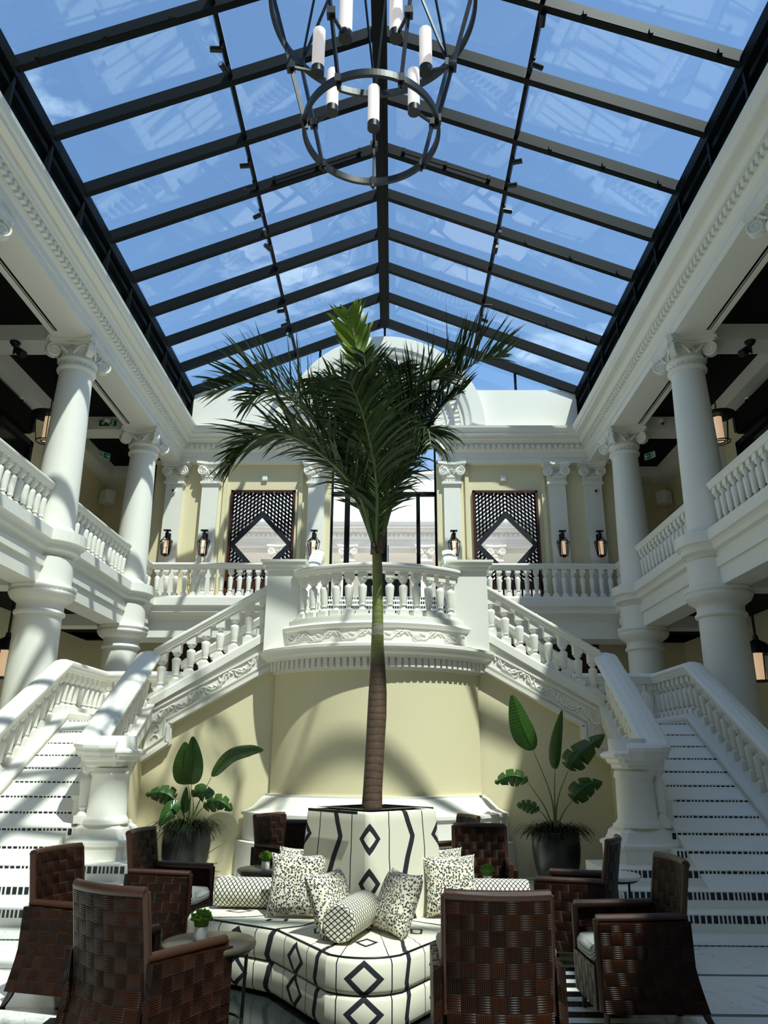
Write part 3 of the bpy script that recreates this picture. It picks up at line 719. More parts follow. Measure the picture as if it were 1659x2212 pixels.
def balustrade(label, path, step=.215, sloped=False, curb=True, rail=RAIL, bpath=None, group=None):
    t = thing('balustrade', label, 'balustrade', path[len(path) // 2], group=group)
    if curb: MB().sweep(path, CURB).build('curb', 'white', t)
    MB().sweep([(x, y, z + BH - .01 + .02) for x, y, z in path], rail, sm=False).build('handrail', 'white', t)
    for x, y, z, a in along(bpath or path, step): place(BMS if sloped else BM, 'baluster', t, (x, y, z + .02), a)
    return t
for s in (-1, 1):
    sd = SIDE[s]; X = s * CXO
    for i, (y0, y1, nm) in enumerate(((4.9, 8.2, 'nearest'), (9.0, 12.25, 'between the nearest and middle'), (13.05, 16.3, 'between the middle and farthest'))):
        if i == 0: continue
        balustrade('white stone balustrade of the upper %s gallery %s columns' % (sd, nm), [(X, y0, F2 + .03), (X, y1, F2 + .03)], .215)
    balustrade('short white balustrade of the upper %s gallery in the back corner' % sd, [(X, 17.1, F2 + .03), (X, 17.9, F2 + .03)], .215)
    balustrade('white balustrade of the upper back landing, %s of the stairs' % sd, [(s * 5.98, 18.0, F2 + .03), (s * 1.85, 18.0, F2 + .03)], .235)
# ------------------------------------------------------------------ staircase
RS, TR, SY = .16, .27, 8.0
L1 = 13 * RS                                            # 2.08 quarter landing
DL = 3.36                                               # drum landing
def innerx(y): return 3.42
for s in (-1, 1):
    sd = SIDE[s]
    t = thing('staircase', 'lower %s flight of white marble stairs with black mosaic nosings' % sd, 'staircase', (s * 3.8, 8.0, 0))
    for k in range(1, 14):
        y0 = SY + TR * (k - 1); y1 = 11.5 if k < 13 else 12.95; z = RS * k
        xi = 2.45 if k <= 3 else (3.3 if k < 6 else 3.5)
        m = MB(s)
        if k <= 3:
            e = .10 * (3 - k); pts = [(4.7, y0), (xi + .15 - e, y0 - .0), (xi + .04 - e, y0 + .05), (xi - e, y0 + .16), (xi - e, 9.3), (4.7, 9.3)]
            m.prism(pts[::-1], z - RS, z)
        else: m.box(xi, 4.66, y0, 12.95 if k == 13 else y0 + 1.2, z - RS, z)
        m.build('step', 'marble', t)
        # nosing + mosaic
        q = MB(s); x = (xi + .12 if k <= 3 else xi + .03); j = k * 3
        while x < 4.52:
            j += 1; w_ = .022 if (j // 4) % 2 else .042
            q.box(x, x + w_, y0 - .003, y0 + .01, z - .08, z - .012); x += w_ + .019
        q.build('mosaic_strip', 'tile', t)
    # core
    MB(s).yzprism([(8.6, 0), (12.95, 0), (12.95, L1 - .02), (11.24, L1 - .02), (8.3, .3)], 3.45, 4.64).build('stair_core', 'white', t)
    # outer wall string
    zf = lambda y: RS + (y - SY) * RS / TR
    pts = [(7.95, 0), (13.1, 0), (13.1, L1 + .13), (11.25, L1 + .13), (7.95, zf(7.95) + .11)]
    MB(s).yzprism(pts, 4.56, 4.92).build('outer_string', 'white', t)
    m = MB(s); m.sweep([(4.56, 7.95, zf(7.95) + .03), (4.56, 11.25, L1 + .05), (4.56, 12.78, L1 + .05)], [(-.0, 0), (-.03, .0), (-.04, .04), (-.03, .08), (0, .08)][::-1]); m.build('string_moulding', 'white', t)
    MB(s).box(3.2, 4.92, 12.78, 13.1, 0, L1 + .13).build('landing_back_wall', 'white', t)
    # outer balustrade wraps the quarter landing
    p = [(s * 4.74, y, z) for y, z in ((7.9, zf(7.9) + .12), (11.3, L1 + .13), (12.94, L1 + .13))] + [(s * 3.3, 12.94, L1 + .13)]
    tb = thing('balustrade', 'broad white outer balustrade of the lower %s flight and its landing' % sd, 'balustrade', (s * 4.74, 10.5, 1.9))
    pp = p if s > 0 else p
    MB().sweep([(x, y, z + BH2 - .01) for x, y, z in pp], RAILW).build('handrail', 'white', tb)
    for x, y, z, a in along(pp, .20): place(BM2, 'baluster', tb, (x, y, z + .0), a)
    # inner balustrade of the lower flight
    ys_ = [9.3, 9.8, 10.3, 10.8, 11.38]
    p = [(s * (3.36 + (y - 9.3) * .05), y, zf(y) + .17) for y in ys_]
    tb = thing('balustrade', 'broad sloping white inner balustrade of the lower %s flight' % sd, 'balustrade', (s * 3.3, 10, 1.6))
    MB().sweep([(x, y, z + .03) for x, y, z in p], [(-.14, -.3), (.14, -.3), (.14, -.06), (.17, -.03), (.17, 0), (-.17, 0), (-.17, -.03), (-.14, -.06)]).build('curb', 'white', tb)
    hr = [(s * 2.95, 8.99, 1.55), (s * 3.08, 8.96, 1.55), (s * 3.2, 8.99, 1.555), (s * 3.3, 9.08, 1.57), (s * 3.345, 9.22, 1.61), (s * 3.365, 9.45, 1.745), (s * 3.385, 9.8, 1.97)] + [(x, y, z + BH2 - .01) for x, y, z in p[2:]]
    MB().sweep(hr, [(o * 1.15, h * 1.1) for o, h in RAILW]).build('handrail', 'white', tb)
    for x, y, z, a in along(p, .2): place(BM2, 'baluster', tb, (x, y, z - .01), a)
    place(BM, 'baluster', tb, (s * 3.32, 9.14, .84))
    # newel
    nw = thing('newel_post', 'massive rounded white newel post at the foot of the %s stairs' % sd, 'newel post', (s * 3.04, 9.2, 0))
    def blob(x0, x1, y0, y1, r, n=8):    # rounded plan, outer side fully round
        P = []
        R2 = (y1 - y0) / 2
        P += [(x0 + r - r * math.sin(t), y0 + r - r * math.cos(t)) for t in [pi / 2 * k / n for k in range(n + 1)]][::-1] if False else []
        P += [(x0, y1), (x0, y0 + .06), (x0 + .06, y0)]
        P += [(x1 - R2 + R2 * math.sin(t), (y0 + y1) / 2 - R2 * math.cos(t)) for t in [pi * k / (2 * n) for k in range(2 * n + 1)]]
        return P
    def stack(mb, x0, x1, y0, y1, prof):
        rings = []
        for o, z in prof: rings.append([(x, y, z) for x, y in blob(x0 - o, x1 + o, y0 - o, y1 + o, .05)])
        mb.grid(rings, closed_v=True, sm=False, flip=True); mb.poly(rings[0][::-1]); mb.poly(rings[-1]); return mb
    stack(MB(s), 2.74, 3.50, 8.90, 9.62, [(0, 0), (0, .62), (.02, .63), (.025, .66), (.0, .68), (-.03, .69), (-.05, .73), (-.07, .79), (-.11, .82), (-.12, .86)]).build('base', 'white', nw)
    MB(s).lathe([(.255, .84), (.255, .88), (.235, .9), (.222, .93), (.212, 1.36), (.23, 1.37), (.23, 1.39), (.22, 1.41), (.22, 1.44)], (3.06, 9.2, 0), 36).build('shaft', 'white', nw)
    stack(MB(s), 2.90, 3.36, 9.0, 9.42, [(-.04, 1.40), (-.02, 1.42), (-.02, 1.45), (.02, 1.47), (.025, 1.51), (.06, 1.53), (.07, 1.57), (.11, 1.59), (.12, 1.61), (.12, 1.63), (.08, 1.66), (-.05, 1.67)]).build('cap', 'white', nw)
    MB(s).lathe([(.215, 1.62), (.215, 1.80), (0, 1.80)], (3.02, 9.22, 0), 32).build('drum_top', 'white', nw)
    # side wall and front wall of the upper flight, cream, with white relief band
    wl = thing('stair_wall', 'cream wall under the upper %s flight with white vine relief band' % sd, 'wall', (s * 2.5, 11.4, 0))
    uz = lambda x: L1 + (3.35 - x) * RS / TR                # nosing line of the upper flight
    xo, xi = 3.42, 1.3
    MB(s).xzprism([(xi, 0), (xo, 0), (xo, 1.75), (3.05, 2.0), (3.05, 2.2), (xi, min(3.3, uz(xi) + .05))], 11.45, 11.7).build('wall_panel', 'cream', wl)
    MB(s).box(3.42, 3.5, 9.4, 11.6, 0, .5).build('side_wall', 'cream', wl)
    mb = MB(s)                                               # side wall following the flight
    for a, b in zip(range(0, 10), range(1, 11)):
        ya, yb = 9.45 + 2.0 * a / 10, 9.45 + 2.0 * b / 10; xa_, xb_ = innerx(ya), innerx(yb)
        zt = (zf(ya) - .1, zf(yb) - .1)
        mb.poly([(xa_, ya, 0), (xb_, yb, 0), (xb_, yb, zt[1]), (xa_, ya, zt[0])])
        mb.poly([(xa_ + .12, ya, 0), (xb_ + .12, yb, 0), (xb_ + .12, yb, zt[1]), (xa_ + .12, ya, zt[0])][::-1])
        mb.poly([(xa_, ya, zt[0]), (xb_, yb, zt[1]), (xb_ + .12, yb, zt[1]), (xa_ + .12, ya, zt[0])])
    mb.build('flight_wall', 'cream', wl)
    lo = [(1.45, 2.92), (3.02, 2.03), (3.02, 1.75), (3.44, 1.48)]; hi = [(1.45, 3.42), (3.44, 2.44)]
    body = [lo[0], lo[1], lo[2], lo[3], (3.44, 2.42), (1.45, 3.44)]
    MB(s).xzprism(body[::-1], 11.36, 11.5).build('string_board', 'white', wl)
    # raised borders
    m = MB(s)
    def strip(pts, wd, y, th):
        for a, b in zip(pts[:-1], pts[1:]): m.bar((a[0], y, a[1]), (b[0], y, b[1]), th, wd, (0, 0, 1) if abs(a[0] - b[0]) > .01 else (1, 0, 0))
    strip([(1.47, 2.945), (3.06, 2.045), (3.06, 1.775), (3.44, 1.52)], .05, 11.35, .05)
    strip([(1.47, 3.24), (3.40, 2.2), (3.40, 1.6)], .03, 11.35, .035)
    strip([(1.47, 3.03), (3.12, 2.10), (3.12, 1.86), (3.4, 1.66)], .018, 11.35, .03)
    strip([(1.47, 3.41), (3.44, 2.41)], .06, 11.345, .05); strip([(1.47, 3.34), (3.44, 2.34)], .03, 11.355, .03)
    m.build('string_moulding', 'white', wl)
    m = MB(s)                                                # vine relief: scrolls and leaves
    n = 8
    for k in range(n):
        f = (k + .5) / n; c = Vector((3.30 - 1.72 * f, 11.352, 2.085 + 1.03 * f)); e = Vector((-.857, 0, .515)); g = Vector((.515, 0, .857)); sg = 1 if k % 2 else -1
        m.tube([c + e * (-.13 + .052 * j) + g * (math.sin(j * 1.05) * .062 * sg) for j in range(6)], .017, 6)
        m.tube([c + e * (.03 + .052 * math.cos(a)) + g * sg * (-.025 + .052 * math.sin(a)) * 1.0 for a in [j * .62 for j in range(11)]], [.018 - .0011 * j for j in range(11)], 6)
        m.tube([c - e * .05, c - e * .09 + g * .055 * sg, c - e * .14 + g * .03 * sg], [.014, .024, .005], 6)
    for j in range(2):
        c = Vector((3.25, 11.35, 1.98 - .15 * j)); m.tube([c + Vector((.05 * math.cos(a), 0, .05 * math.sin(a))) for a in [q * .7 for q in range(8)]], .012, 5)
    m.build('vine_relief', 'white', wl)
    # upper flight
    t = thing('staircase', 'upper %s flight of white marble stairs rising to the round balcony' % sd, 'staircase', (s * 2.4, 12, L1))
    for k in range(1, 9):
        x1 = 3.35 - TR * (k - 1); z = L1 + RS * k
        MB(s).box(1.2, x1, 11.5, 12.9, z - RS, z).build('step', 'marble', t)
    for yy, nm in ((11.42, 'front'), (12.92, 'rear')):
        p = [(s * 3.38, yy, uz(3.38) + .32), (s * 1.66, yy, uz(1.66) + .32)]
        tb = thing('balustrade', 'sloping white %s balustrade of the upper %s flight' % (nm, sd), 'balustrade', (s * 2.5, yy, 3))
        if nm == 'rear': MB(s).xzprism([(1.2, L1), (3.4, L1), (3.4, uz(3.4) + .3), (1.2, uz(1.2) + .3)], 12.85, 13.0).build('curb', 'white', tb)
        else: MB().sweep([(x, y, z) for x, y, z in p], CURB).build('curb', 'white', tb)
        MB().sweep([(x, y, z + BH2 + .03) for x, y, z in p], RAIL).build('handrail', 'white', tb)
        for x, y, z, a in along(p, .205): place(BM2, 'baluster', tb, (x, y, z + .03), a)
    # pier
    pr = thing('pier', 'square white pier beside the round balcony on the %s' % sd, 'pier', (s * 1.43, 11.45, 2.9))
    MB(s).box(1.18, 1.70, 11.2, 11.75, 3.08, 4.36).build('shaft', 'white', pr)
    m = MB(s); m.box(1.15, 1.73, 11.17, 11.78, 4.34, 4.40); m.box(1.11, 1.77, 11.13, 11.82, 4.40, 4.455); m.box(1.08, 1.80, 11.10, 11.85, 4.455, 4.49); m.build('cap', 'white', pr)
# drum
dr = thing('stair_drum', 'round cream drum wall with white dentilled cornice below the balcony', 'wall', (0, DC[1], 0))
def dring(prof, n=48, hw=None, r0=1.9): 
    P = []
    for k in range(n + 1):
        row = []
        for r, z in prof:
            h = math.asin(min(.999, 1.12 / r)) if False else math.acos(min(1, 1.13 / r)); a = -pi / 2 - h + 2 * h * k / n; row.append((r * math.cos(a), DC[1] + r * math.sin(a), z))
        P.append(row)
    return P
def dbuild(prof, name, mat, sm=True):
    m = MB(); P = dring(prof); m.grid(P, sm=sm, flip=False)
    A = P[0]; B = P[-1]
    m.poly(A + [(0, DC[1] - 1.1, A[-1][2]), (0, DC[1] - 1.1, A[0][2])]); m.poly((B + [(0, DC[1] - 1.1, B[-1][2]), (0, DC[1] - 1.1, B[0][2])])[::-1])
    m.poly([r[-1] for r in P][::-1]); m.poly([r[0] for r in P]); return m.build(name, mat, dr)
dbuild([(1.9, .9), (1.9, 2.8)], 'drum_wall', 'cream')
dbuild([(1.96, 1.08), (1.96, 1.05)][::-1] and [(2.27, 0), (2.27, .46), (2.2, .47), (2.2, .8), (2.23, .8), (2.23, .84), (2.17, .86), (2.1, .90), (2.04, .97), (2.0, 1.02), (1.98, 1.04), (1.95, 1.05), (1.95, 1.08), (1.89, 1.08)], 'plinth', 'white', False)
dbuild([(1.93, 2.76), (1.93, 2.92), (2.04, 2.93), (2.05, 2.96), (2.1, 2.99), (2.12, 3.03), (2.15, 3.06), (2.15, 3.1), (2.08, 3.11), (2.0, 3.14), (1.94, 3.15), (1.90, 3.16), (1.90, 3.36), (1.93, 3.37), (1.95, 3.42), (1.90, 3.45), (1.88, 3.46), (1.88, 3.53), (1.6, 3.53)], 'balcony_cornice', 'white', False)
m = MB(); n = 40
for k in range(n):
    h = math.acos(1.13 / 2.0); a = -pi / 2 - h + 2 * h * (k + .5) / n; e = Vector((math.cos(a), math.sin(a), 0)); f = Vector((-e.y, e.x, 0))
    m.obox(Vector((0, DC[1], 2.86)) + e * 1.965, e * .05, f * .032, (0, 0, .065))
m.build('dentil_course', 'white', dr)
m = MB(); n = 11; h = math.asin(1.3 / 1.9)
for k in range(n):
    a0 = -h + 2 * h * (k + .5) / n; sg = 1 if k % 2 else -1
    def pt(da, z, r=1.905): a = -pi / 2 + a0 + da; return (r * math.cos(a), DC[1] + r * math.sin(a), z)
    m.tube([pt(-.085 + .034 * j, 3.26 + .06 * math.sin(j * 1.1) * sg) for j in range(6)], .015, 6)
    m.tube([pt(.03 + .022 * math.cos(q), 3.25 - sg * .03 + .04 * math.sin(q)) for q in [j * .7 for j in range(9)]], [.013 - .0009 * j for j in range(9)], 5)
    m.tube([pt(-.02, 3.26), pt(-.05, 3.3 * 1 + .02 * sg), pt(-.075, 3.28)], [.01, .018, .004], 5)
m.build('vine_relief', 'white', dr)
MB().box(-1.7, 1.7, 11.4, 13.0, 3.1, DL).build('balcony_floor', 'marble', dr)
# infill between drum and rear
for s in (-1, 1): MB(s).box(.0, 1.3, 11.5, 11.7, 0, 3.1).build('core_wall', 'cream', dr)
# round balcony balustrade
R_ = 1.76; h = math.asin(1.2 / R_); p = arc(DC[0], DC[1], R_, -pi / 2 - h, -pi / 2 + h, 28, 3.55)
tb = thing('balustrade', 'curved white balustrade of the round balcony above the drum', 'balustrade', (0, 10.8, 3.5))
MB().sweep(p, [(-.11, -.03), (.11, -.03), (.11, .0), (-.11, 0)]).build('curb', 'white', tb)
MB().sweep([(x, y, z + .66) for x, y, z in p], [(o * 1.1, z * .9) for o, z in RAIL], sm=False).build('handrail', 'white', tb)
BMR = baluster_mesh(.67)
for x, y, z, a in along(p, .199): place(BMR, 'baluster', tb, (x, y, z), a)
# central top flight
t = thing('staircase', 'central top flight of white marble stairs leading to the glass doors', 'staircase', (0, 16, DL))
for k in range(1, 13):
    y0 = 14.72 + TR * (k - 1); z = DL + (F2 - DL) / 12 * k
    MB().box(-1.5, 1.5, y0, 18.0, z - .162, z).build('step', 'marble', t)
    q = MB(); x = -1.45; j = k
    while x < 1.43: j += 1; w_ = .018 if (j // 4) % 2 else .034; q.box(x, x + w_, y0 - .003, y0 + .01, z - .072, z - .012); x += w_ + .019
    q.build('mosaic_strip', 'tile', t)
MB().box(-1.5, 1.5, 13.0, 18.0, 2.9, DL).build('landing', 'marble', t)
for s in (-1, 1):
    zq = lambda y: DL + (y - 14.45) * .162 / .27
    p = [(s * 1.62, 14.6, zq(14.6) + .25), (s * 1.62, 17.85, zq(17.85) + .25)]
    tb = thing('balustrade', 'sloping white balustrade on the %s of the central top flight' % SIDE[s], 'balustrade', (s * 1.62, 16, 4.5))
    MB().sweep(p, CURB).build('curb', 'white', tb); MB().sweep([(x, y, z + BH - .02) for x, y, z in p], RAILW).build('handrail', 'white', tb)
    MB(s).yzprism([(14.5, 2.9), (18.0, 2.9), (18.0, 5.45), (14.5, 3.6)], 1.52, 1.72).build('string', 'white', tb)
    for x, y, z, a in along(p, .21): place(BMS, 'baluster', tb, (x, y, z + .03), a)
    MB(s).lathe([(.16, 5.2), (.16, 6.2), (.2, 6.24), (.2, 6.32), (.15, 6.42), (0, 6.5)], (1.66, 17.95, 0), 20).build('newel', 'white', tb)
    struct('trim', MB(s).box(1.5, 1.7, 13.0, 14.6, 2.9, 3.62), 'white', 'low white kerb on the %s side of the middle landing' % SIDE[s], 'kerb')
# ------------------------------------------------------------------ lanterns
def sconce(x, label):
    t = thing('wall_lantern', label, 'wall lantern', (x, 18.5, 6.85)); y = 18.36
    MB().box(x - .05, x + .05, 18.50, 18.56, 6.62, 7.14).tube([(x, 18.54, 7.1), (x, y, 7.16), (x, y, 7.02)], .022, 8).box(x - .09, x + .09, y - .05, y + .05, 7.16, 7.19).lathe([(.05, 6.98), (.05, 7.12)], (x, y, 0), 8).build('bracket', 'iron', t)
    m = MB(); n = 6
    T = [(x + .05 * math.cos(k * pi / 3), y + .05 * math.sin(k * pi / 3), 7.0) for k in range(6)]; U = [(x + .16 * math.cos(k * pi / 3), y + .16 * math.sin(k * pi / 3), 6.88) for k in range(6)]; B = [(x + .1 * math.cos(k * pi / 3), y + .1 * math.sin(k * pi / 3), 6.52) for k in range(6)]
    for k in range(6):
        j = (k + 1) % 6
        for a, b in ((T[k], U[k]), (U[k], B[k]), (U[k], U[j]), (B[k], B[j])): m.bar(a, b, .016, .016)
    m.box(x - .04, x + .04, y - .04, y + .04, 6.48, 6.54); m.build('cage', 'iron', t)
    MB().lathe([(.055, 6.56), (.055, 6.92), (0, 6.93)], (x, y, 0), 20).build('lamp_glass', 'lampglow', t)
for x, l in zip(PX, ('on the leftmost back pilaster', 'on the second back pilaster from the left', 'on the pilaster just left of the doors', 'on the pilaster just right of the doors', 'on the second back pilaster from the right', 'on the rightmost back pilaster')):
    sconce(x, 'black caged wall lantern with glowing tube ' + l)
def pend(x, y, z0, z1, top, kind, label):
    t = thing('hanging_lantern', label, 'hanging lantern', (x, y, z1)); H = z1 - z0
    m = MB(); m.tube([(x, y, top), (x, y, z1 + (.0 if kind else .16))], .014, 6)
    if not kind:
        k = z1 + .16
        while k < top - .05: m.tube([(x + .025 * math.cos(a), y, k + .04 + .04 * math.sin(a)) for a in [j * pi / 4 for j in range(9)]], .006, 5); k += .07
    m.build('chain' if not kind else 'suspension_rod', 'iron', t)
    R = .36 if kind else .30
    MB().lathe([(0, z1 + .08), (.06, z1 + .07), (R * .8, z1 - .02), (R, z1 - .05), (R, z1 - .07), (0, z1 - .04)] if kind else [(0, z1 + .2), (.05, z1 + .18), (.06, z1 + .1), (.2, z1 + .02), (R, z1 - .14), (R, z1 - .17), (0, z1 - .12)], (x, y, 0), 32 if kind else 6, sm=bool(kind)).build('shade', 'iron', t)
    m = MB(); n = 4 if kind else 6; ra, rb = (.28, .19) if kind else (.28, .2)
    for k in range(n):
        a = 2 * pi * k / n + .4; m.bar((x + ra * math.cos(a), y + ra * math.sin(a), z1 - .06), (x + rb * math.cos(a), y + rb * math.sin(a), z0), .018, .018)
    for rr in (rb, .09): m.sweep([(x + rr * math.cos(-2 * pi * k / 24), y + rr * math.sin(-2 * pi * k / 24), z0) for k in range(24)], [(-.008, -.01), (.008, -.01), (.008, .01), (-.008, .01)], closed=True)
    m.build('cage', 'iron', t)
    MB().lathe([(.085, z0 + .02), (.085, z1 - .1)], (x, y, 0), 24).build('lamp_glass', 'lampglow', t)
for s in (-1, 1):
    pend(s * 7.0, 14.1, 7.80, 8.45, 9.5, 1, 'black wide-brimmed hanging lantern lit above the upper %s gallery' % SIDE[s])
    pend(s * 7.0, 13.9, 2.95, 3.6, 4.62, 0, 'black hanging lantern on a chain under the %s gallery' % SIDE[s])
# gallery wall openings, artworks, devices
for s in (-1, 1):
    sd = SIDE[s]
    t = thing('wall_fixture', 'long dark box high on the outer wall of the upper %s gallery' % sd, 'wall fixture', (s * 8.1, 13, 8.8))
    MB(s).box(8.0, 8.2, 11.0, 15.35, 8.55, 9.08).build('box', 'dark', t); MB(s).box(7.96, 8.2, 15.3, 15.4, 8.6, 9.02).build('end_cap', 'iron', t)
    t = sroot('window_%d' % (5 if s < 0 else 6), 'dark slatted opening in the outer wall of the upper %s gallery' % sd, 'window', (s * 8.15, 13, 6))
    MB(s).box(8.12, 8.2, 11.0, 15.6, F2, 8.4).build('dark_panel', 'blackgl', t)
    m = MB(s)
    for y in (11.0, 12.5, 14.0, 15.5): m.box(8.05, 8.14, y, y + .12, F2, 8.45)
    m.box(8.05, 8.14, 11.0, 15.62, 8.33, 8.45)
    for k in range(10): m.box(8.08, 8.13, 12.6, 14, 7.0 + k * .13, 7.04 + k * .13)
    m.build('window_frame', 'iron', t)
    t = thing('speaker', 'white box speaker high in the back corner of the upper %s gallery' % sd, 'speaker', (s * 8.0, 19.9, 8.6))
    MB(s).obox((7.92, 19.85, 8.62), (.12, .09, 0), (-.09, .12, 0), (.0, .02, .19)).build('cabinet', 'plastic', t); MB(s).tube([(8.2, 20.0, 8.6), (8.02, 19.95, 8.6)], .025).build('bracket', 'chrome', t)
    t = thing('security_camera', 'small white camera dome on the outer wall of the upper %s gallery' % sd, 'camera', (s * 8.15, 14.8, 9.2))
    MB(s).tube([(8.2, 14.8, 9.12), (8.02, 14.75, 9.08)], .08, 16).build('housing', 'plastic', t); MB(s).tube([(8.03, 14.75, 9.08), (7.99, 14.74, 9.07)], .035, 12).build('lens', 'blackgl', t)
    t = thing('security_camera', 'white dome camera under the crossbeam of the upper %s gallery' % sd, 'camera', (s * 6.9, 16.43, 9.3))
    MB(s).lathe([(.0, 9.28), (.05, 9.3), (.07, 9.34), (.07, 9.4)], (6.75, 16.38, 0), 16).build('housing', 'plastic', t); MB(s).lathe([(0, 9.25), (.03, 9.26), (.04, 9.3)], (6.75, 16.36, 0), 12).build('lens', 'blackgl', t)
    t = thing('ceiling_spotlight', 'black track spotlight under the crossbeam of the upper %s gallery' % sd, 'spotlight', (s * 7.05, 12.5, CAPZ))
    MB(s).lathe([(.0, 9.06), (.05, 9.07), (.1, 9.13), (.1, 9.16)], (7.05, 12.45, 0), 16).build('canopy', 'iron', t)
    MB(s).tube([(7.05, 12.45, 9.08), (7.05, 12.45, 8.9)], .018).build('stem', 'iron', t); MB(s).tube([(6.98, 12.45, 8.98), (6.82, 12.4, 8.86)], .075, 14).build('lamp_head', 'iron', t)
    t = thing('motion_sensor', 'small white square wall box above the %s lattice window' % sd, 'wall box', (s * 3.22, 18.68, 8.76))
    MB(s).box(3.15, 3.29, 18.66, 18.73, 8.69, 8.84).build('housing', 'plastic', t); MB(s).box(3.17, 3.27, 18.655, 18.665, 8.71, 8.82).build('face_plate', 'signwhite', t)
    t = thing('security_camera', 'small round white camera on the shaft of the outermost %s back pilaster' % sd, 'camera', (s * 5.6, 18.5, 8.35))
    MB(s).tube([(5.62, 18.56, 8.33), (5.62, 18.5, 8.33)], .06, 16).build('housing', 'plastic', t); MB(s).tube([(5.62, 18.5, 8.33), (5.62, 18.47, 8.33)], .03, 12).build('lens', 'blackgl', t)
t = thing('picture', 'dark square picture on the outer wall at the far end of the upper left gallery', 'picture', (-8.1, 19.3, 7.6))
MB().box(-8.2, -8.12, 18.75, 19.75, 6.8, 7.9).build('canvas', 'blackgl', t)
def exitsign(x, y, z, w_, h, yaw, label, lit=False, flip=1):
    t = thing('exit_sign', label, 'exit sign', (x, y, z), yaw, local=True)
    O = (0, 0, 0)
    MB().box(-w_, w_, -.012, .012, -h, h).build('panel', 'greenlit' if lit else 'green', t, org=O)
    if lit:
        MB().tube([(-w_ * .7, 0, h), (-w_ * .7, 0, 9.5 - z)], .006, 6).build('suspension_rod', 'iron', t, org=O); MB().tube([(w_ * .7, 0, h), (w_ * .7, 0, 9.5 - z)], .006, 6).build('suspension_rod', 'iron', t, org=O)
    m = MB(); e = .008
    for a, b in (((-w_, -h), (w_, -h)), ((w_, -h), (w_, h)), ((w_, h), (-w_, h)), ((-w_, h), (-w_, -h))): m.bar((a[0], -.012, a[1]), (b[0], -.012, b[1]), .02, e)
    m.build('frame', 'signwhite', t, org=O)
    m = MB(); k = h / .1; f = flip
    m.bar((-.17 * k * f, -.016, 0), (-.02 * k * f, -.016, 0), .006, .02 * k); m.bar((-.17 * k * f, -.016, 0), (-.12 * k * f, -.016, .05 * k), .006, .02 * k); m.bar((-.17 * k * f, -.016, 0), (-.12 * k * f, -.016, -.05 * k), .006, .02 * k)
    m.build('arrow', 'signwhite', t, org=O)
    m = MB(); X = .1 * k * f                                 # running figure and doorway
    m.box(X - .06 * k, X + .07 * k, -.014, -.013, -.08 * k, .08 * k)
    m.build('doorway', 'signwhite', t, org=O)
    m = MB(); g = lambda a, b: m.bar((X + a[0] * k * f, -.018, a[1] * k), (X + b[0] * k * f, -.018, b[1] * k), .006, .018 * k)
    g((0, .035), (-.01, -.01)); g((-.01, -.01), (-.045, -.03)); g((-.01, -.01), (.03, -.035)); g((.03, -.035), (.05, -.075)); g((-.045, -.03), (-.05, -.07)); g((0, .03), (-.045, .01)); g((0, .03), (.045, .015))
    m.tube([(X, -.02, .06 * k), (X, -.014, .06 * k)], .018 * k, 10); m.build('running_figure', 'green', t, org=O)
    return t
exitsign(-6.72, 16.40, 9.30, .22, .085, 0, 'green exit sign with arrow on the white crossbeam of the upper left gallery')
exitsign(-7.3, 17.8, 9.05, .15, .08, .9, 'small dark green exit sign hanging below the black ceiling of the upper left gallery', True, -1)
exitsign(6.9, 17.8, 9.05, .15, .08, -.9, 'small dark green exit sign hanging below the black ceiling of the upper right gallery', True)
# ------------------------------------------------------------------ chandelier
ch = thing('chandelier', 'large black iron ring chandelier with white tube lamps', 'chandelier', (0, 6.5, 13.3))
C0 = Vector((0.0, 6.5, 0)); RINGS = ((.75, 8.2), (1.22, 10.1), (.55, 12.2))
def ringpt(i, a): r, z = RINGS[i]; return C0 + Vector((r * math.sin(a), r * math.cos(a), z))
for (r, z), hh in zip(RINGS, (.05, .06, .04)):
    MB().sweep([(C0.x + r * math.cos(-2 * pi * k / 120), C0.y + r * math.sin(-2 * pi * k / 120), z) for k in range(120)], [(-.02, -hh / 1.2), (.02, -hh / 1.2), (.02, hh / 1.2), (-.02, hh / 1.2)], closed=True, sm=False).build('ring', 'iron', ch)
for k in range(7):
    a = 2 * pi * k / 7
    A, B = ringpt(0, a), ringpt(1, a); MB().bar(A - (B - A) * .06, B, .03, .04).obox(A, (.035, 0, 0), (0, .035, 0), (0, 0, .05)).obox(B, (.04, 0, 0), (0, .04, 0), (0, 0, .06)).build('upright_bar', 'iron', ch)
    D = ringpt(2, a + pi / 7); MB().bar(B, D, .025, .03).bar(ringpt(1, a + 2 * pi / 7), D, .025, .03).build('brace_bar', 'iron', ch)
    for lvl, (P0, inr, dz) in enumerate(((A.lerp(B, .38), .30, .62),)):
        e = Vector((-math.sin(a), -math.cos(a), 0)); tip = P0 + e * inr
        arm = MB().bar(P0, tip, .03, .03).obox(P0, (.045, 0, 0), (0, .045, 0), (0, 0, .045)).build('lamp_arm', 'iron', ch)
        MB().tube([tip + Vector((0, 0, -.03)), tip + Vector((0, 0, .06))], .075, 20).build('lamp_base', 'iron', arm, org=WL[ch.name])
        MB().tube([tip + Vector((0, 0, .06)), tip + Vector((0, 0, dz))], .072, 24).build('tube_lamp', 'lampwhite', arm, org=WL[ch.name])
MB().tube([(0, 6.5, 12.2), (0, 6.5, 13.4)], .025).bar((-.55, 6.5, 12.2), (.55, 6.5, 12.2), .03, .03).bar((0, 5.95, 12.2), (0, 7.05, 12.2), .03, .03).build('suspension_rod', 'iron', ch)
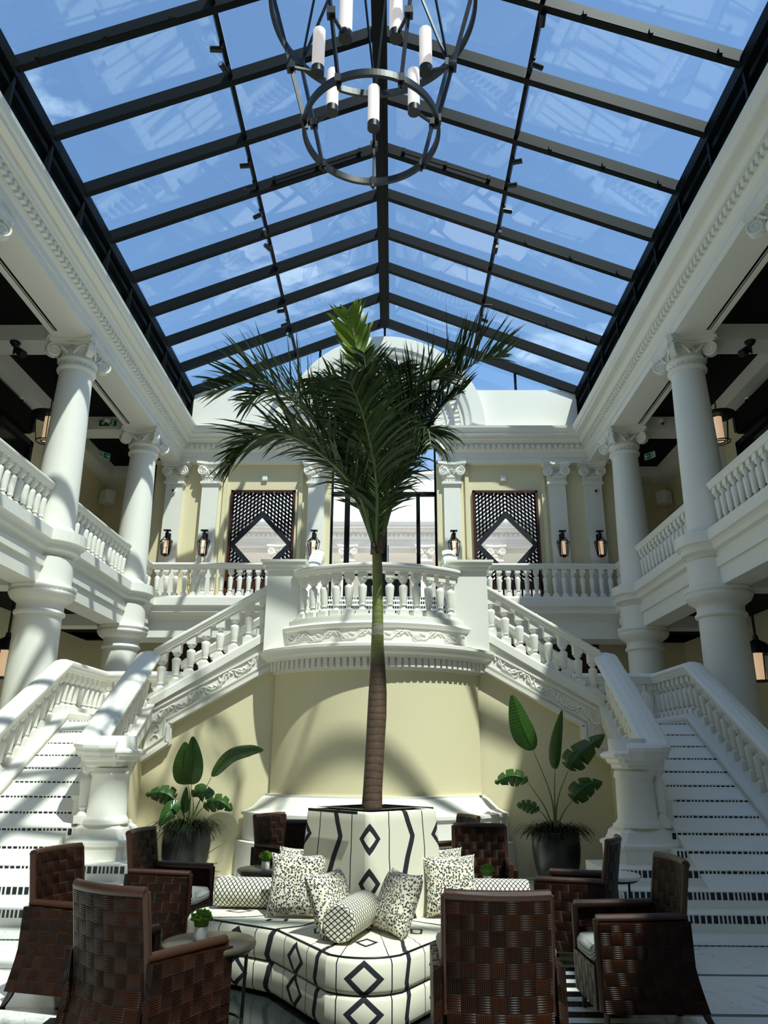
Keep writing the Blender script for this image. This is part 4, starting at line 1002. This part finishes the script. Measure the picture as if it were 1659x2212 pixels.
# ------------------------------------------------------------------ borne settee
SC = Vector((.08, 6.48, 0)); RT = 1.42
def seatplan(off=0):
    # rounded diamond: tips at S,E,N,W, slightly hollow sides
    P = []; rt = .36; c = RT - rt
    for q in range(4):
        a = -pi / 2 + q * pi / 2
        for k in range(9):
            t = a - .72 + 1.44 * k / 8; P.append((c * math.cos(a) + (rt - off) * math.cos(t), c * math.sin(a) + (rt - off) * math.sin(t)))
        b = a + pi / 4
        for u in (-.5, 0, .5):
            rr = .93 - off + .06 * abs(u) * 2; tt = b + u * .5; P.append(((rr + .05 * abs(u)) * math.cos(tt), (rr + .05 * abs(u)) * math.sin(tt)))
    return P
def arclen(P):
    L = [0]
    for i in range(len(P)): a = P[i]; b = P[(i + 1) % len(P)]; L.append(L[-1] + math.hypot(b[0] - a[0], b[1] - a[1]))
    return L
st = thing('borne_settee', 'round-cornered cream settee with black ikat pattern around the palm planter', 'settee', (SC.x, SC.y, 0))
P0 = seatplan(); L0 = arclen(P0); n = len(P0); sca = .70 * round(L0[-1] / .70) / L0[-1]; ush = L0[4]
def loop(prof, mb, v0=0):
    G = []; U = []; v = v0; last = None
    for off, z in prof:
        Q = seatplan(off); row = [(SC.x + x, SC.y + y, z) for x, y in Q]; row.append(row[0])
        if last is not None: v += math.hypot(off - last[0], z - last[1])
        last = (off, z); G.append(row); U.append([((l - ush) * sca, v) for l in L0])
    mb.grid(G, uv=U, sm=True, flip=True)
m = MB(); loop([(.06, .02), (.02, .03), (0, .06), (0, .19), (.015, .215), (.04, .22)], m, .06); m.build('seat_base', 'tribalseat', st)
m = MB(); prof = [(.04, .215), (.01, .225), (0, .25), (0, .38), (.015, .405), (.05, .418)]
loop(prof, m, .085); 
G = []; U = []; v = .30
Q = seatplan(.05)
for f in (1, .93, .8, .65, .5, .35):
    row = [(SC.x + x * f, SC.y + y * f, .418 + .012 * (1 - f)) for x, y in Q]; row.append(row[0]); G.append(row); U.append([((l - ush) * sca, v + (1 - f) * 1.2) for l in L0])
m.grid(G, uv=U, sm=True, flip=True); m.build('seat_cushion', 'tribalseat', st)
m = MB(); P3 = [(SC.x + x, SC.y + y, z) for z in (.219,) for x, y in seatplan(.018)]
m.tube(P3 + [P3[0]], .008, 6); P4 = [(SC.x + x, SC.y + y, .412) for x, y in seatplan(.03)]; m.tube(P4 + [P4[0]], .008, 6); m.build('piping', 'iron', st)
def sq(r, rc=.05, nn=4):
    P = []
    for q in range(4):
        a = -pi / 2 + q * pi / 2; c = r - rc * 1.41
        for k in range(nn + 1): t = a - pi / 4 + pi / 2 * k / nn; P.append((c * math.cos(a) + rc * math.cos(t), c * math.sin(a) + rc * math.sin(t)))
    return P
m = MB(); G = []; U = []; LB = arclen(sq(.56)); us = .62 * 4 / LB[-1]
for r, z in ((.60, .41), (.585, .6), (.565, .85), (.545, 1.1), (.54, 1.155), (.53, 1.17), (.50, 1.175), (.44, 1.17), (.44, 1.1)):
    row = [(SC.x + x, SC.y + y, z) for x, y in sq(r)]; row.append(row[0]); G.append(row); U.append([((l - LB[2]) * us, z + .06) for l in LB])
m.grid(G, uv=U, sm=True, flip=True); m.build('backrest', 'tribal', st)
m = MB()
q4 = [(SC.x + x, SC.y + y) for x, y in sq(.46, .02, 1)]; q5 = [(SC.x + x, SC.y + y) for x, y in sq(.36, .02, 1)]
m.grid([[(x, y, 1.185) for x, y in q4 + q4[:1]], [(x, y, 1.19) for x, y in q5 + q5[:1]], [(x, y, 1.15) for x, y in q5 + q5[:1]]], sm=False, flip=True)
for a in (-.3, -.15, 0, .15, .3): m.bar((SC.x + a - .2, SC.y + a + .2, 1.17), (SC.x + a + .2, SC.y + a - .2, 1.17), .02, .02)
m.build('planter_grate', 'iron', st)
MB().prism([(x, y) for x, y in q4], 1.1, 1.14).build('soil', 'soil', st)
# cushions
def cushion(c, w_, yaw, lean, label, name='throw_pillow', roll=0):
    t = tag(None, '', '') if False else None
    n = 14; G = []; Q = []
    R = Matrix.Rotation(yaw, 3, 'Z') @ Matrix.Rotation(lean, 3, 'X') @ Matrix.Rotation(roll, 3, 'Y'); ori = Vector(c)
    mb = MB()
    for sg in (1, -1):
        G = []
        for i in range(n + 1):
            r = []
            for j in range(n + 1):
                u, v = -1 + 2 * i / n, -1 + 2 * j / n; pin = 1 - .10 * (1 - abs(v) ** 2.0) * abs(u) ** 3 ; pin2 = 1 - .10 * (1 - abs(u) ** 2) * abs(v) ** 3
                th = .085 * (max(0, (1 - u ** 4) * (1 - v ** 4))) ** .55
                r.append(Vector((u * w_ / 2 * pin, -sg * th, v * w_ / 2 * pin2)))
            G.append(r)
        mb.grid(G, sm=True, flip=sg < 0)
    o = mb.build(name, 'leopard'); o.matrix_world = Matrix.Translation(ori) @ R.to_4x4(); return tag(o, label, 'pillow', 'leopard print pillows on the settee')
cushion((-.48, 6.26, .64), .45, -.12, -.28, 'leopard print pillow standing upright left of the planter, nearest one')
cushion((-.53, 6.86, .64), .42, -.2, -.3, 'leopard print pillow half hidden behind the left upright pillow')
cushion((-.17, 5.70, .615), .42, 1.05, -.42, 'leopard print pillow leaning left of the front bolster')
cushion((.28, 5.72, .615), .42, -1.05, -.42, 'leopard print pillow leaning right of the front bolster')
cushion((.70, 6.32, .64), .43, .22, -.28, 'leopard print pillow in front on the right side of the planter')
cushion((.62, 6.72, .65), .43, .1, -.25, 'leopard print pillow behind on the right side of the planter')
def bolster(a, b, r, label):
    a, b = Vector(a), Vector(b); t = thing('bolster_pillow', label, 'bolster', tuple((a + b) / 2)); d = (b - a); L = d.length; d.normalize()
    u = Vector((0, 0, 1)); u = (u - d * u.dot(d)).normalized(); w_ = d.cross(u); G = []; U = []; N = 28
    for x, rr in ((0, r * .9), (.012, r * .98), (.03, r), (L * .5, r * 1.01), (L - .03, r), (L - .012, r * .98), (L, r * .9)):
        G.append([a + d * x + (u * math.cos(2 * pi * k / N) + w_ * math.sin(2 * pi * k / N)) * rr for k in range(N + 1)]); U.append([(x, 2 * pi * r * k / N) for k in range(N + 1)])
    MB().grid(G, uv=U, sm=True).build('cover', 'net', t)
    for p, sg in ((a, -1), (b, 1)):
        ring = [p + (u * math.cos(2 * pi * k / N) + w_ * math.sin(2 * pi * k / N)) * r * .9 for k in range(N)]; uv = [(.9 * r * math.cos(2 * pi * k / N), .9 * r * math.sin(2 * pi * k / N)) for k in range(N)]
        if sg > 0: ring = ring[::-1]; uv = uv[::-1]
        MB().poly(ring, uv).build('end_cap', 'net', t)
bolster((-.10, 5.36, .545), (.06, 5.86, .56), .115, 'net patterned bolster lying at the front corner, end towards the viewer')
bolster((-1.16, 6.62, .535), (-.70, 6.58, .535), .11, 'net patterned bolster on the left arm of the settee')
bolster((.80, 6.62, .535), (1.34, 6.60, .535), .11, 'net patterned bolster on the right arm of the settee')
# ------------------------------------------------------------------ palm
pm = thing('palm_tree', 'tall slender palm tree growing from the planter in the settee', 'palm tree', (.08, 6.48, 1.14))
tp = [(.08, 6.48, 1.13), (.085, 6.48, 1.3), (.10, 6.48, 1.6), (.115, 6.48, 1.9), (.12, 6.48, 2.1), (.12, 6.48, 2.3), (.115, 6.48, 2.5), (.115, 6.48, 2.7), (.115, 6.48, 2.9), (.11, 6.48, 3.15), (.10, 6.48, 3.4), (.09, 6.48, 3.55)]
tr_ = [.088, .08, .079, .082, .078, .066, .056, .05, .047, .045, .042, .03]
from bisect import bisect
def interp(pts, rs, n):
    out_ = []; ro = []
    for k in range(n):
        t = k / (n - 1) * (len(pts) - 1); i = min(int(t), len(pts) - 2); f = t - i; out_.append(Vector(pts[i]).lerp(Vector(pts[i + 1]), f)); ro.append(rs[i] * (1 - f) + rs[i + 1] * f)
    return out_, ro
a, b = interp(tp, tr_, 45); tk = MB().tube(a, b, 20).build('trunk', 'bark', pm, org=(.08, 6.48, 0)); tk.location = (0, 0, -1.14)
MB().tube([(.13, 6.42, 3.32), (.15, 6.41, 3.42), (.14, 6.42, 3.5)], [.04, .035, .01], 8).tube([(.08, 6.42, 3.3), (.06, 6.4, 3.42)], [.035, .01], 8).build('leaf_sheath', 'bark', pm)
def catm(P, n):
    P = [Vector(p) for p in P]; P = [P[0] * 2 - P[1]] + P + [P[-1] * 2 - P[-2]]; out_ = []
    for k in range(n + 1):
        t = k / n * (len(P) - 3); i = min(int(t), len(P) - 4); f = t - i; p0, p1, p2, p3 = P[i:i + 4]
        out_.append(.5 * ((2 * p1) + (p2 - p0) * f + (2 * p0 - 5 * p1 + 4 * p2 - p3) * f * f + (3 * p1 - p0 - 3 * p2 + p3) * f ** 3))
    return out_
def frond(pts, ll=.55, start=.25, mat='palmleaf', droop=.35, up=.3, nl=70, side=(1, -1), wd=.0125, sweep=.9):
    C = catm(pts, nl); m = MB(); N = len(C)
    m.tube(C, [.02 * (1 - i / N) + .004 for i in range(N)], 6)
    f_ = m.build('frond', 'stalk', pm)
    m = MB()
    for i in range(int(N * start), N):
        t = (i - N * start) / (N * (1 - start)); T = (C[min(i + 1, N - 1)] - C[max(i - 1, 0)]).normalized()
        S = T.cross(Vector((0, 0, 1)));
        if S.length < .3: S = T.cross(Vector((0, 1, .3)))
        S.normalize(); U = S.cross(T).normalized()
        L = ll * 1.15 * (.55 + .6 * math.sin(pi * min(1, t * .9 + .12))) * random.uniform(.85, 1.1) * (1 if t < .9 else .75)
        for sg in side:
            d = (T * sweep + S * sg * random.uniform(.7, 1.0) + U * random.uniform(up - .55, up + .35)).normalized()
            p = C[i].copy(); segs = 5; last = None; wax = d.cross(U).normalized()
            twist = Matrix.Rotation(random.uniform(-.9, .9), 3, d); wax = twist @ wax
            prev = []
            dd = d.copy(); dr_ = droop * random.uniform(.5, 1.6)
            for k in range(segs + 1):
                f = k / segs; w_ = wd * (math.sin(pi * min(.97, f * .75 + .22))) * (1 if k < segs else .1)
                prev.append((p + wax * w_, p - wax * w_)); p = p + dd * L / segs; dd = (dd + Vector((0, 0, -dr_ * .28))).normalized()
            for (a1, b1), (a2, b2) in zip(prev[:-1], prev[1:]): m.poly([a1, b1, b2, a2], sm=True)
    WL[f_.name] = WL[pm.name]
    return m.build('leaflets', mat, f_, org=WL[pm.name])
X_, Y_ = .10, 6.48
frond([(X_, Y_, 3.3), (.22, 6.5, 4.0), (.45, 6.55, 4.6), (.75, 6.6, 5.05), (1.05, 6.6, 5.33), (1.35, 6.6, 5.42)], .56, .22, up=.75, droop=.2, nl=96)
frond([(X_, Y_, 3.3), (-.08, 6.45, 3.95), (-.38, 6.4, 4.45), (-.75, 6.4, 4.85), (-1.1, 6.35, 5.0), (-1.42, 6.3, 4.86)], .52, .2, up=.6, droop=.3, nl=96)
frond([(X_, Y_, 3.3), (-.05, 6.3, 3.8), (-.35, 6.1, 4.1), (-.7, 6.0, 4.28), (-.98, 5.95, 4.2), (-1.15, 5.9, 3.95)], .47, .2, up=.5, droop=.5, nl=88)
frond([(X_, Y_, 3.3), (.06, 6.45, 4.1), (0.02, 6.4, 4.8), (-.04, 6.35, 5.3)], .38, .25, up=.35, droop=.15, nl=80)
frond([(X_, Y_, 3.3), (.02, 6.42, 4.3), (-.08, 6.38, 5.2), (-.20, 6.35, 5.75)], .34, .55, 'palmnew', up=.5, droop=.02, nl=60, sweep=1.6, wd=.02)
frond([(X_, Y_, 3.3), (.1, 6.2, 3.9), (-.0, 5.85, 4.35), (-.12, 5.6, 4.6)], .5, .15, up=.2, droop=.6, nl=80)
frond([(X_, Y_, 3.3), (.28, 6.35, 3.9), (.45, 6.2, 4.3), (.55, 6.05, 4.35), (.58, 5.95, 4.15)], .34, .25, up=.1, droop=.9, nl=70)
frond([(X_, Y_, 3.3), (.2, 6.7, 4.1), (.32, 7.0, 4.8), (.38, 7.2, 5.3)], .46, .2, up=.3, droop=.25, nl=80)
frond([(X_, Y_, 3.3), (-.02, 6.8, 4.0), (-.15, 7.1, 4.6), (-.3, 7.4, 5.0)], .46, .2, up=.3, droop=.4, nl=76)
frond([(X_, Y_, 3.35), (.2, 6.5, 4.0), (.3, 6.5, 4.6), (.5, 6.4, 5.0), (.75, 6.3, 5.05)], .42, .2, up=.4, droop=.3, nl=76)
frond([(X_, Y_, 3.35), (.0, 6.5, 4.1), (-.12, 6.45, 4.6), (-.3, 6.4, 4.95), (-.5, 6.3, 5.0)], .4, .25, up=.2, droop=.9, nl=70)
frond([(X_, Y_, 3.35), (.24, 6.6, 3.95), (.48, 6.75, 4.5), (.72, 6.85, 4.95), (.98, 6.9, 5.2)], .5, .22, up=.6, droop=.3, nl=80)
frond([(X_, Y_, 3.35), (-.1, 6.6, 4.0), (-.36, 6.7, 4.55), (-.65, 6.8, 4.95), (-1.0, 6.8, 5.12), (-1.25, 6.8, 5.0)], .46, .25, up=.5, droop=.4, nl=80)
frond([(X_, Y_, 3.35), (-.08, 6.4, 3.8), (-.28, 6.3, 4.15), (-.55, 6.2, 4.35), (-.8, 6.15, 4.36)], .44, .2, up=.4, droop=.5, nl=70)
frond([(X_, Y_, 3.35), (.16, 6.55, 4.2), (.2, 6.55, 4.8), (.3, 6.5, 5.25)], .42, .3, up=.3, droop=.35, nl=70)
frond([(X_, Y_, 3.3), (.02, 6.3, 4.0), (-.1, 6.2, 4.5), (-.22, 6.05, 4.75), (-.35, 5.95, 4.7)], .36, .3, up=.1, droop=1.1, nl=60)
# ------------------------------------------------------------------ potted plants
def leafblade(pn, stem, tip, w_, label=None, fold=.35, tears=0):
    """broad leaf on a stalk: stem points then blade from stem end to tip"""
    C = catm(stem, 14); s_ = MB().tube(C, [.014 * (1 - k / 20) for k in range(15)], 6).build('stalk', 'stalk', pn)
    B = catm([stem[-2], stem[-1]] + tip, 40)[round(40 / (len(tip) + 1)):]; m = MB(); N = len(B); L = []; R = []
    for i, p in enumerate(B):
        t = i / (N - 1); T = (B[min(i + 1, N - 1)] - B[max(i - 1, 0)]).normalized()
        S = T.cross(Vector((0, -1, .25))).normalized(); U = S.cross(T).normalized()
        ww = w_ * (math.sin(pi * min(1, t ** .7 * .96 + .03))) ** .65
        te = 1 - (.6 if tears and (i % (tears + 2) == 3) else 0)
        L.append([p + (S * ww * f * te) + U * (-abs(f) ** 1.5 * ww * fold) for f in (1, .66, .33, 0)]); R.append([p - (S * ww * f * te) + U * (-abs(f) ** 1.5 * ww * fold) for f in (0, .33, .66, 1)])
    uv = [[(i / N * .5, j) for j in range(4)] for i in range(N)]
    m.grid(L, uv=uv); m.grid(R, uv=uv); m.tube(B, [.008 * (1 - i / N) + .002 for i in range(N)], 5); WL[s_.name] = WL[pn.name]
    return m.build('leaf_blade', 'bananaleaf', s_, org=WL[pn.name])
def pot(x, y, label, hh=.68, r=.3):
    t = thing('plant_pot', label, 'pot', (x, y, 0))
    MB().lathe([(.0, 0), (r * .78, 0), (r * .86, .02), (r * .78, .04), (r * .84, .12), (r * .97, .3), (r * 1.02, .45), (r, hh - .02), (r * .98, hh), (r * .9, hh), (r * .88, hh - .06), (0, hh - .06)], (x, y, 0), 40).build('bowl', 'pot', t)
    return t
def tuft(p, x, y, z, r):
    m = MB()
    for k in range(420):
        a = random.uniform(0, 2 * pi); r0 = random.uniform(.0, r * .85); L = random.uniform(.25, .5); p0 = Vector((x + r0 * math.cos(a), y + r0 * math.sin(a), z)); d = Vector((math.cos(a) * .7, math.sin(a) * .7, random.uniform(.5, 1.6))).normalized(); pr = []
        wx = Vector((-math.sin(a), math.cos(a), 0)) * .0045
        for j in range(7): pr.append((p0 + wx, p0 - wx)); p0 = p0 + d * L / 6; d = (d + Vector((math.cos(a) * .12, math.sin(a) * .12, -.42))).normalized()
        for (a1, b1), (a2, b2) in zip(pr[:-1], pr[1:]): m.poly([a1, b1, b2, a2])
    return m.build('grass_tuft', 'grass', p)
for s, x, y in ((-1, -2.55, 10.92), (1, 2.42, 10.75)):
    pot(x, y, 'tall rounded black plant pot standing by the %s stair wall' % SIDE[s], .66, .32 if s < 0 else .31)
    p = thing('bird_of_paradise_plant', ('broad-leaved green plant with two upright leaves in the left black pot' if s < 0 else 'taller broad-leaved green plant with drooping dark leaves in the right black pot'), 'plant', (x, y, .62))
    MB().lathe([(0, .62), (.25, .61)], (x, y, 0), 20, cap=False).build('soil', 'soil', p)
    tuft(p, x, y, .63, .3)
    z = .6
    if s < 0:
        leafblade(p, [(x, y, z), (x + .0, y, z + .4), (x - .03, y - .03, z + .62)], [(x - .12, y - .05, z + .85), (x - .12, y - .05, z + 1.17)], .17, fold=.5)
        leafblade(p, [(x, y, z), (x + .04, y - .1, z + .4), (x + .04, y - .14, z + .62)], [(x + .06, y - .22, z + .9), (x + .02, y - .2, z + 1.24)], .14, fold=.15)
        leafblade(p, [(x, y, z), (x + .12, y, z + .35), (x + .28, y, z + .72)], [(x + .5, y, z + 1.0), (x + .78, y, z + 1.08), (x + .98, y, z + 1.07)], .1, fold=.9)
        leafblade(p, [(x, y, z), (x - .08, y, z + .25), (x - .22, y, z + .42)], [(x - .4, y, z + .50), (x - .62, y, z + .48)], .13, fold=.8, tears=5)
        leafblade(p, [(x, y, z), (x + .1, y, z + .2), (x + .2, y, z + .32)], [(x + .4, y, z + .40), (x + .60, y, z + .28)], .12, fold=.9, tears=4)
        leafblade(p, [(x, y, z), (x - .06, y - .1, z + .15), (x - .12, y - .15, z + .25)], [(x - .2, y - .2, z + .30), (x - .3, y - .3, z + .1)], .12)
        leafblade(p, [(x, y, z), (x + .06, y, z + .25), (x + .04, y, z + .45)], [(x + .15, y - .1, z + .52), (x + .36, y - .1, z + .50)], .13, fold=.8, tears=6)
        leafblade(p, [(x, y, z), (x - .02, y - .05, z + .15), (x - .04, y - .05, z + .25)], [(x - .05, y - .08, z + .4), (x - .04, y - .08, z + .58)], .06)
    else:
        leafblade(p, [(x, y, z), (x - .03, y, z + .5), (x - .24, y, z + 1.1)], [(x - .38, y - .05, z + 1.4), (x - .5, y - .08, z + 1.82)], .17, fold=.35)
        leafblade(p, [(x, y, z), (x + .02, y, z + .5), (x + .05, y, z + .85)], [(x + .1, y, z + 1.2), (x + .2, y, z + 1.62)], .085, fold=.9)
        leafblade(p, [(x, y, z), (x + .06, y, z + .45), (x + .24, y, z + .85)], [(x + .42, y, z + 1.05), (x + .76, y, z + 1.3)], .17, fold=1.0, tears=7)
        leafblade(p, [(x, y, z), (x + .1, y, z + .25), (x + .26, y, z + .45)], [(x + .45, y, z + .62), (x + .68, y, z + .68)], .15, fold=.9, tears=7)
        leafblade(p, [(x, y, z), (x - .12, y, z + .35), (x - .34, y, z + .68)], [(x - .55, y, z + .75), (x - .78, y, z + .66)], .12, fold=.9, tears=5)
        leafblade(p, [(x, y, z), (x - .1, y, z + .2), (x - .2, y, z + .32)], [(x - .35, y, z + .38), (x - .5, y, z + .38)], .09, fold=.8, tears=4)
# ------------------------------------------------------------------ armchairs
AS = .95
def armchair(label):
    t = thing('armchair', label, 'armchair', local=True, group=None); O = (0, 0, 0); k = AS; hw = .29
    V = lambda x, y, z: (x * k, y * k, z * k)
    # backrest: gently curved, raked, continues down to the lower rail and flares backwards
    def fb(u, v):
        x = -hw + .02 + (2 * hw - .04) * u; z = .14 + .83 * v; c = -.05 * (1 - (2 * u - 1) ** 2)
        y = -.27 + c - .14 * max(0, v - .35) ** 1.1 - .16 * max(0, .45 - v) ** 1.3 * 1.5
        return V(x, y, z)
    m = MB(); m.sheet(fb, 10, 14, .045 * k); back = m.build('backrest', 'wicker', t, org=O)
    m = MB(); m.tube([Vector(fb(i / 12, 1)) + Vector((0, .022, .0)) for i in range(13)], .027, 8)
    for u in (0, 1): m.tube([Vector(fb(u, j / 12)) + Vector((0, .022, 0)) for j in range(4, 13)], .022, 8)
    m.build('top_binding', 'rattanrim', back, org=O)
    for s in (-1, 1):
        def fs(u, v):
            z = .12 + .52 * v; yr = -.30 - .15 * max(0, .5 - v) ** 1.2 * 1.0; y = yr + (.30 - yr) * u; return V(s * (hw + .0), y, z - (.02 * u if v > .9 else 0))
        m = MB(); m.sheet(fs, 10, 8, -.045 * k if s > 0 else .045 * k)
        pnl = m.build('arm_panel', 'wicker', t, org=O)
        MB().tube([Vector(V(s * (hw - .02), -.29, .655)), Vector(V(s * (hw - .02), 0, .65)), Vector(V(s * (hw - .02), .3, .645))], .028, 8).tube([Vector(V(s * (hw - .02), .3, .645)), Vector(V(s * (hw - .02), .3, .12))], .024, 8).build('arm_binding', 'rattanrim', pnl, org=O)
    m = MB(); m.sheet(lambda u, v: V(-hw + .03 + (2 * hw - .06) * u, .29, .12 + .25 * v), 6, 3, .04); m.build('front_apron', 'wicker', t, org=O)
    # cushion
    G = []; U = []; N = 28
    for r, z in ((.0, .36), (.9, .36), (1.0, .39), (1.0, .44), (.93, .475), (.6, .485), (0, .488)):
        row = []; ur = []
        for q in range(N + 1):
            a = 2 * pi * q / N; cx = abs(math.cos(a)) ** .35 * math.copysign(1, math.cos(a)); cy = abs(math.sin(a)) ** .35 * math.copysign(1, math.sin(a)); row.append(V(cx * .255 * r, .03 + cy * .30 * r, z)); ur.append((cx * .25 * r + z, cy * .3 * r + z * .5))
        G.append(row); U.append(ur)
    MB().grid(G, uv=U, sm=True, flip=True).build('seat_cushion', 'seat', t, org=O)
    for x in (-1, 1):
        MB().tube([V(x * (hw - .03), .27, .14), V(x * (hw - .03), .28, 0)], [.022, .015], 8).build('leg', 'legwood', t, org=O)
        MB().tube([V(x * (hw - .03), -.34, .16), V(x * (hw - .03), -.37, .08), V(x * (hw - .03), -.42, 0)], [.026, .022, .016], 8).build('leg', 'legwood', t, org=O)
    return t
CH = [(-1.85, 5.72, 255, 'brown woven rattan armchair at far left, side on, facing right'),
      (-1.03, 4.45, 330, 'brown woven rattan armchair in the left foreground seen from behind'),
      (-1.72, 7.25, 262, 'dark woven rattan armchair left, in front of the left plant pot'),
      (-.93, 9.2, 236, 'brown woven rattan armchair farthest back on the left of the planter'),
      (-.66, 8.05, 172, 'dark woven rattan armchair facing the viewer just left of the planter'),
      (1.10, 7.8, 176, 'dark woven rattan armchair facing the viewer right of the planter'),
      (.84, 9.25, 112, 'brown woven rattan armchair farthest back on the right of the planter'),
      (1.81, 6.95, 66, 'dark woven rattan armchair on the right, middle distance, facing left'),
      (1.80, 5.48, 92, 'brown woven rattan armchair at right showing its pale striped cushion'),
      (.77, 4.38, 359, 'dark woven rattan armchair in the centre right foreground seen from behind')]
c0 = armchair(CH[0][3]); c0.location = (CH[0][0], CH[0][1], 0); c0.rotation_euler = (0, 0, math.radians(CH[0][2]))
for x, y, a, l in CH[1:]: copy_tree(c0, (x, y, 0), math.radians(a), l)
# ------------------------------------------------------------------ tables and small things
def table(x, y, r, h, label, top='tabletop'):
    t = thing('side_table', label, 'table', (x, y, 0))
    MB().lathe([(0, h - .035), (r - .01, h - .035), (r, h - .025), (r, h - .008), (r - .008, h), (0, h)], (x, y, 0), 48).build('table_top', top, t)
    m = MB(); m.sweep([(x + r * .85 * math.cos(-2 * pi * k / 32), y + r * .85 * math.sin(-2 * pi * k / 32), h - .045) for k in range(32)], [(-.01, -.01), (.01, -.01), (.01, .01), (-.01, .01)], closed=True); m.build('frame_ring', 'iron', t); m = MB()
    m.sweep([(x + r * .8 * math.cos(-2 * pi * k / 32), y + r * .8 * math.sin(-2 * pi * k / 32), .18) for k in range(32)], [(-.006, -.006), (.006, -.006), (.006, .006), (-.006, .006)], closed=True); m.build('foot_ring', 'iron', t)
    for k in range(4):
        a = k * pi / 2 + .5; MB().tube([(x + r * .86 * math.cos(a), y + r * .86 * math.sin(a), h - .04), (x + r * .8 * math.cos(a), y + r * .8 * math.sin(a), 0)], .01, 8).lathe([(.02, 0), (.02, .015), (.01, .03)], (x + r * .8 * math.cos(a), y + r * .8 * math.sin(a), 0), 8).build('leg', 'iron', t)
def mossvase(x, y, z, label, k=1.0):
    t = thing('vase', label, 'vase', (x, y, z))
    MB().lathe([(0, 0), (.036 * k, 0), (.038 * k, .005), (.038 * k, .085 * k), (.033 * k, .085 * k), (.03 * k, .06 * k), (0, .06 * k)], (x, y, z), 24).build('container', 'vase', t)
    m = MB(); 
    for j in range(260):
        a = random.uniform(0, 2 * pi); b = math.acos(random.uniform(-.25, 1)); rr = .052 * k; e = Vector((math.sin(b) * math.cos(a), math.sin(b) * math.sin(a), math.cos(b) * .75)); c = Vector((x, y, z + .11 * k)); p = c + e * rr * random.uniform(.7, 1.08); q = e.orthogonal().normalized(); u = e.cross(q)
        R = .009 * k; m.poly([p + q * R, p + u * R, p + e * R * 1.6]); m.poly([p + u * R, p - q * R, p + e * R * 1.6]); m.poly([p - q * R, p - u * R, p + e * R * 1.6]); m.poly([p - u * R, p + q * R, p + e * R * 1.6])
    m.lathe([(.0, .05), (.04, .07), (.045, .11), (.03, .14), (0, .15)], (x, y, z - .0), 12) if k == 1 else m.lathe([(0, .05 * k), (.045 * k, .1 * k), (0, .15 * k)], (x, y, z), 12)
    m.build('moss_ball', 'moss', t)
table(-.78, 4.70, .262, .58, 'round brown side table in the left foreground with iron legs')
mossvase(-.835, 4.72, .58, 'small white marbled vase with bright green moss on the brown side table')
table(-.93, 7.62, .27, .58, 'round side table hidden behind the left bolster of the settee')
mossvase(-.93, 7.55, .58, 'bright green moss vase peeking out behind the left bolster')
table(1.12, 7.0, .2, .55, 'round side table hidden behind the right bolster of the settee')
mossvase(1.06, 6.98, .55, 'bright green moss vase behind the right bolster')
table(2.22, 7.45, .27, .58, 'round pale side table at the foot of the right stairs', 'marble')
t = thing('drinking_glass', 'clear ribbed tumbler with pale candle on the pale side table', 'glass', (2.2, 7.5, .58))
MB().lathe([(0, 0), (.035, 0), (.04, .11), (.037, .11), (.033, .008), (0, .008)], (2.2, 7.5, .58), 20).build('tumbler', 'glass', t); MB().lathe([(0, .01), (.03, .01), (.031, .07), (0, .07)], (2.2, 7.5, .58), 16).build('candle', 'signwhite', t)
for nm in [o for o in bpy.data.objects if o.name.startswith('trim') or (o.name.startswith('ceiling') and o.parent is None)]: nm['kind'] = 'structure'
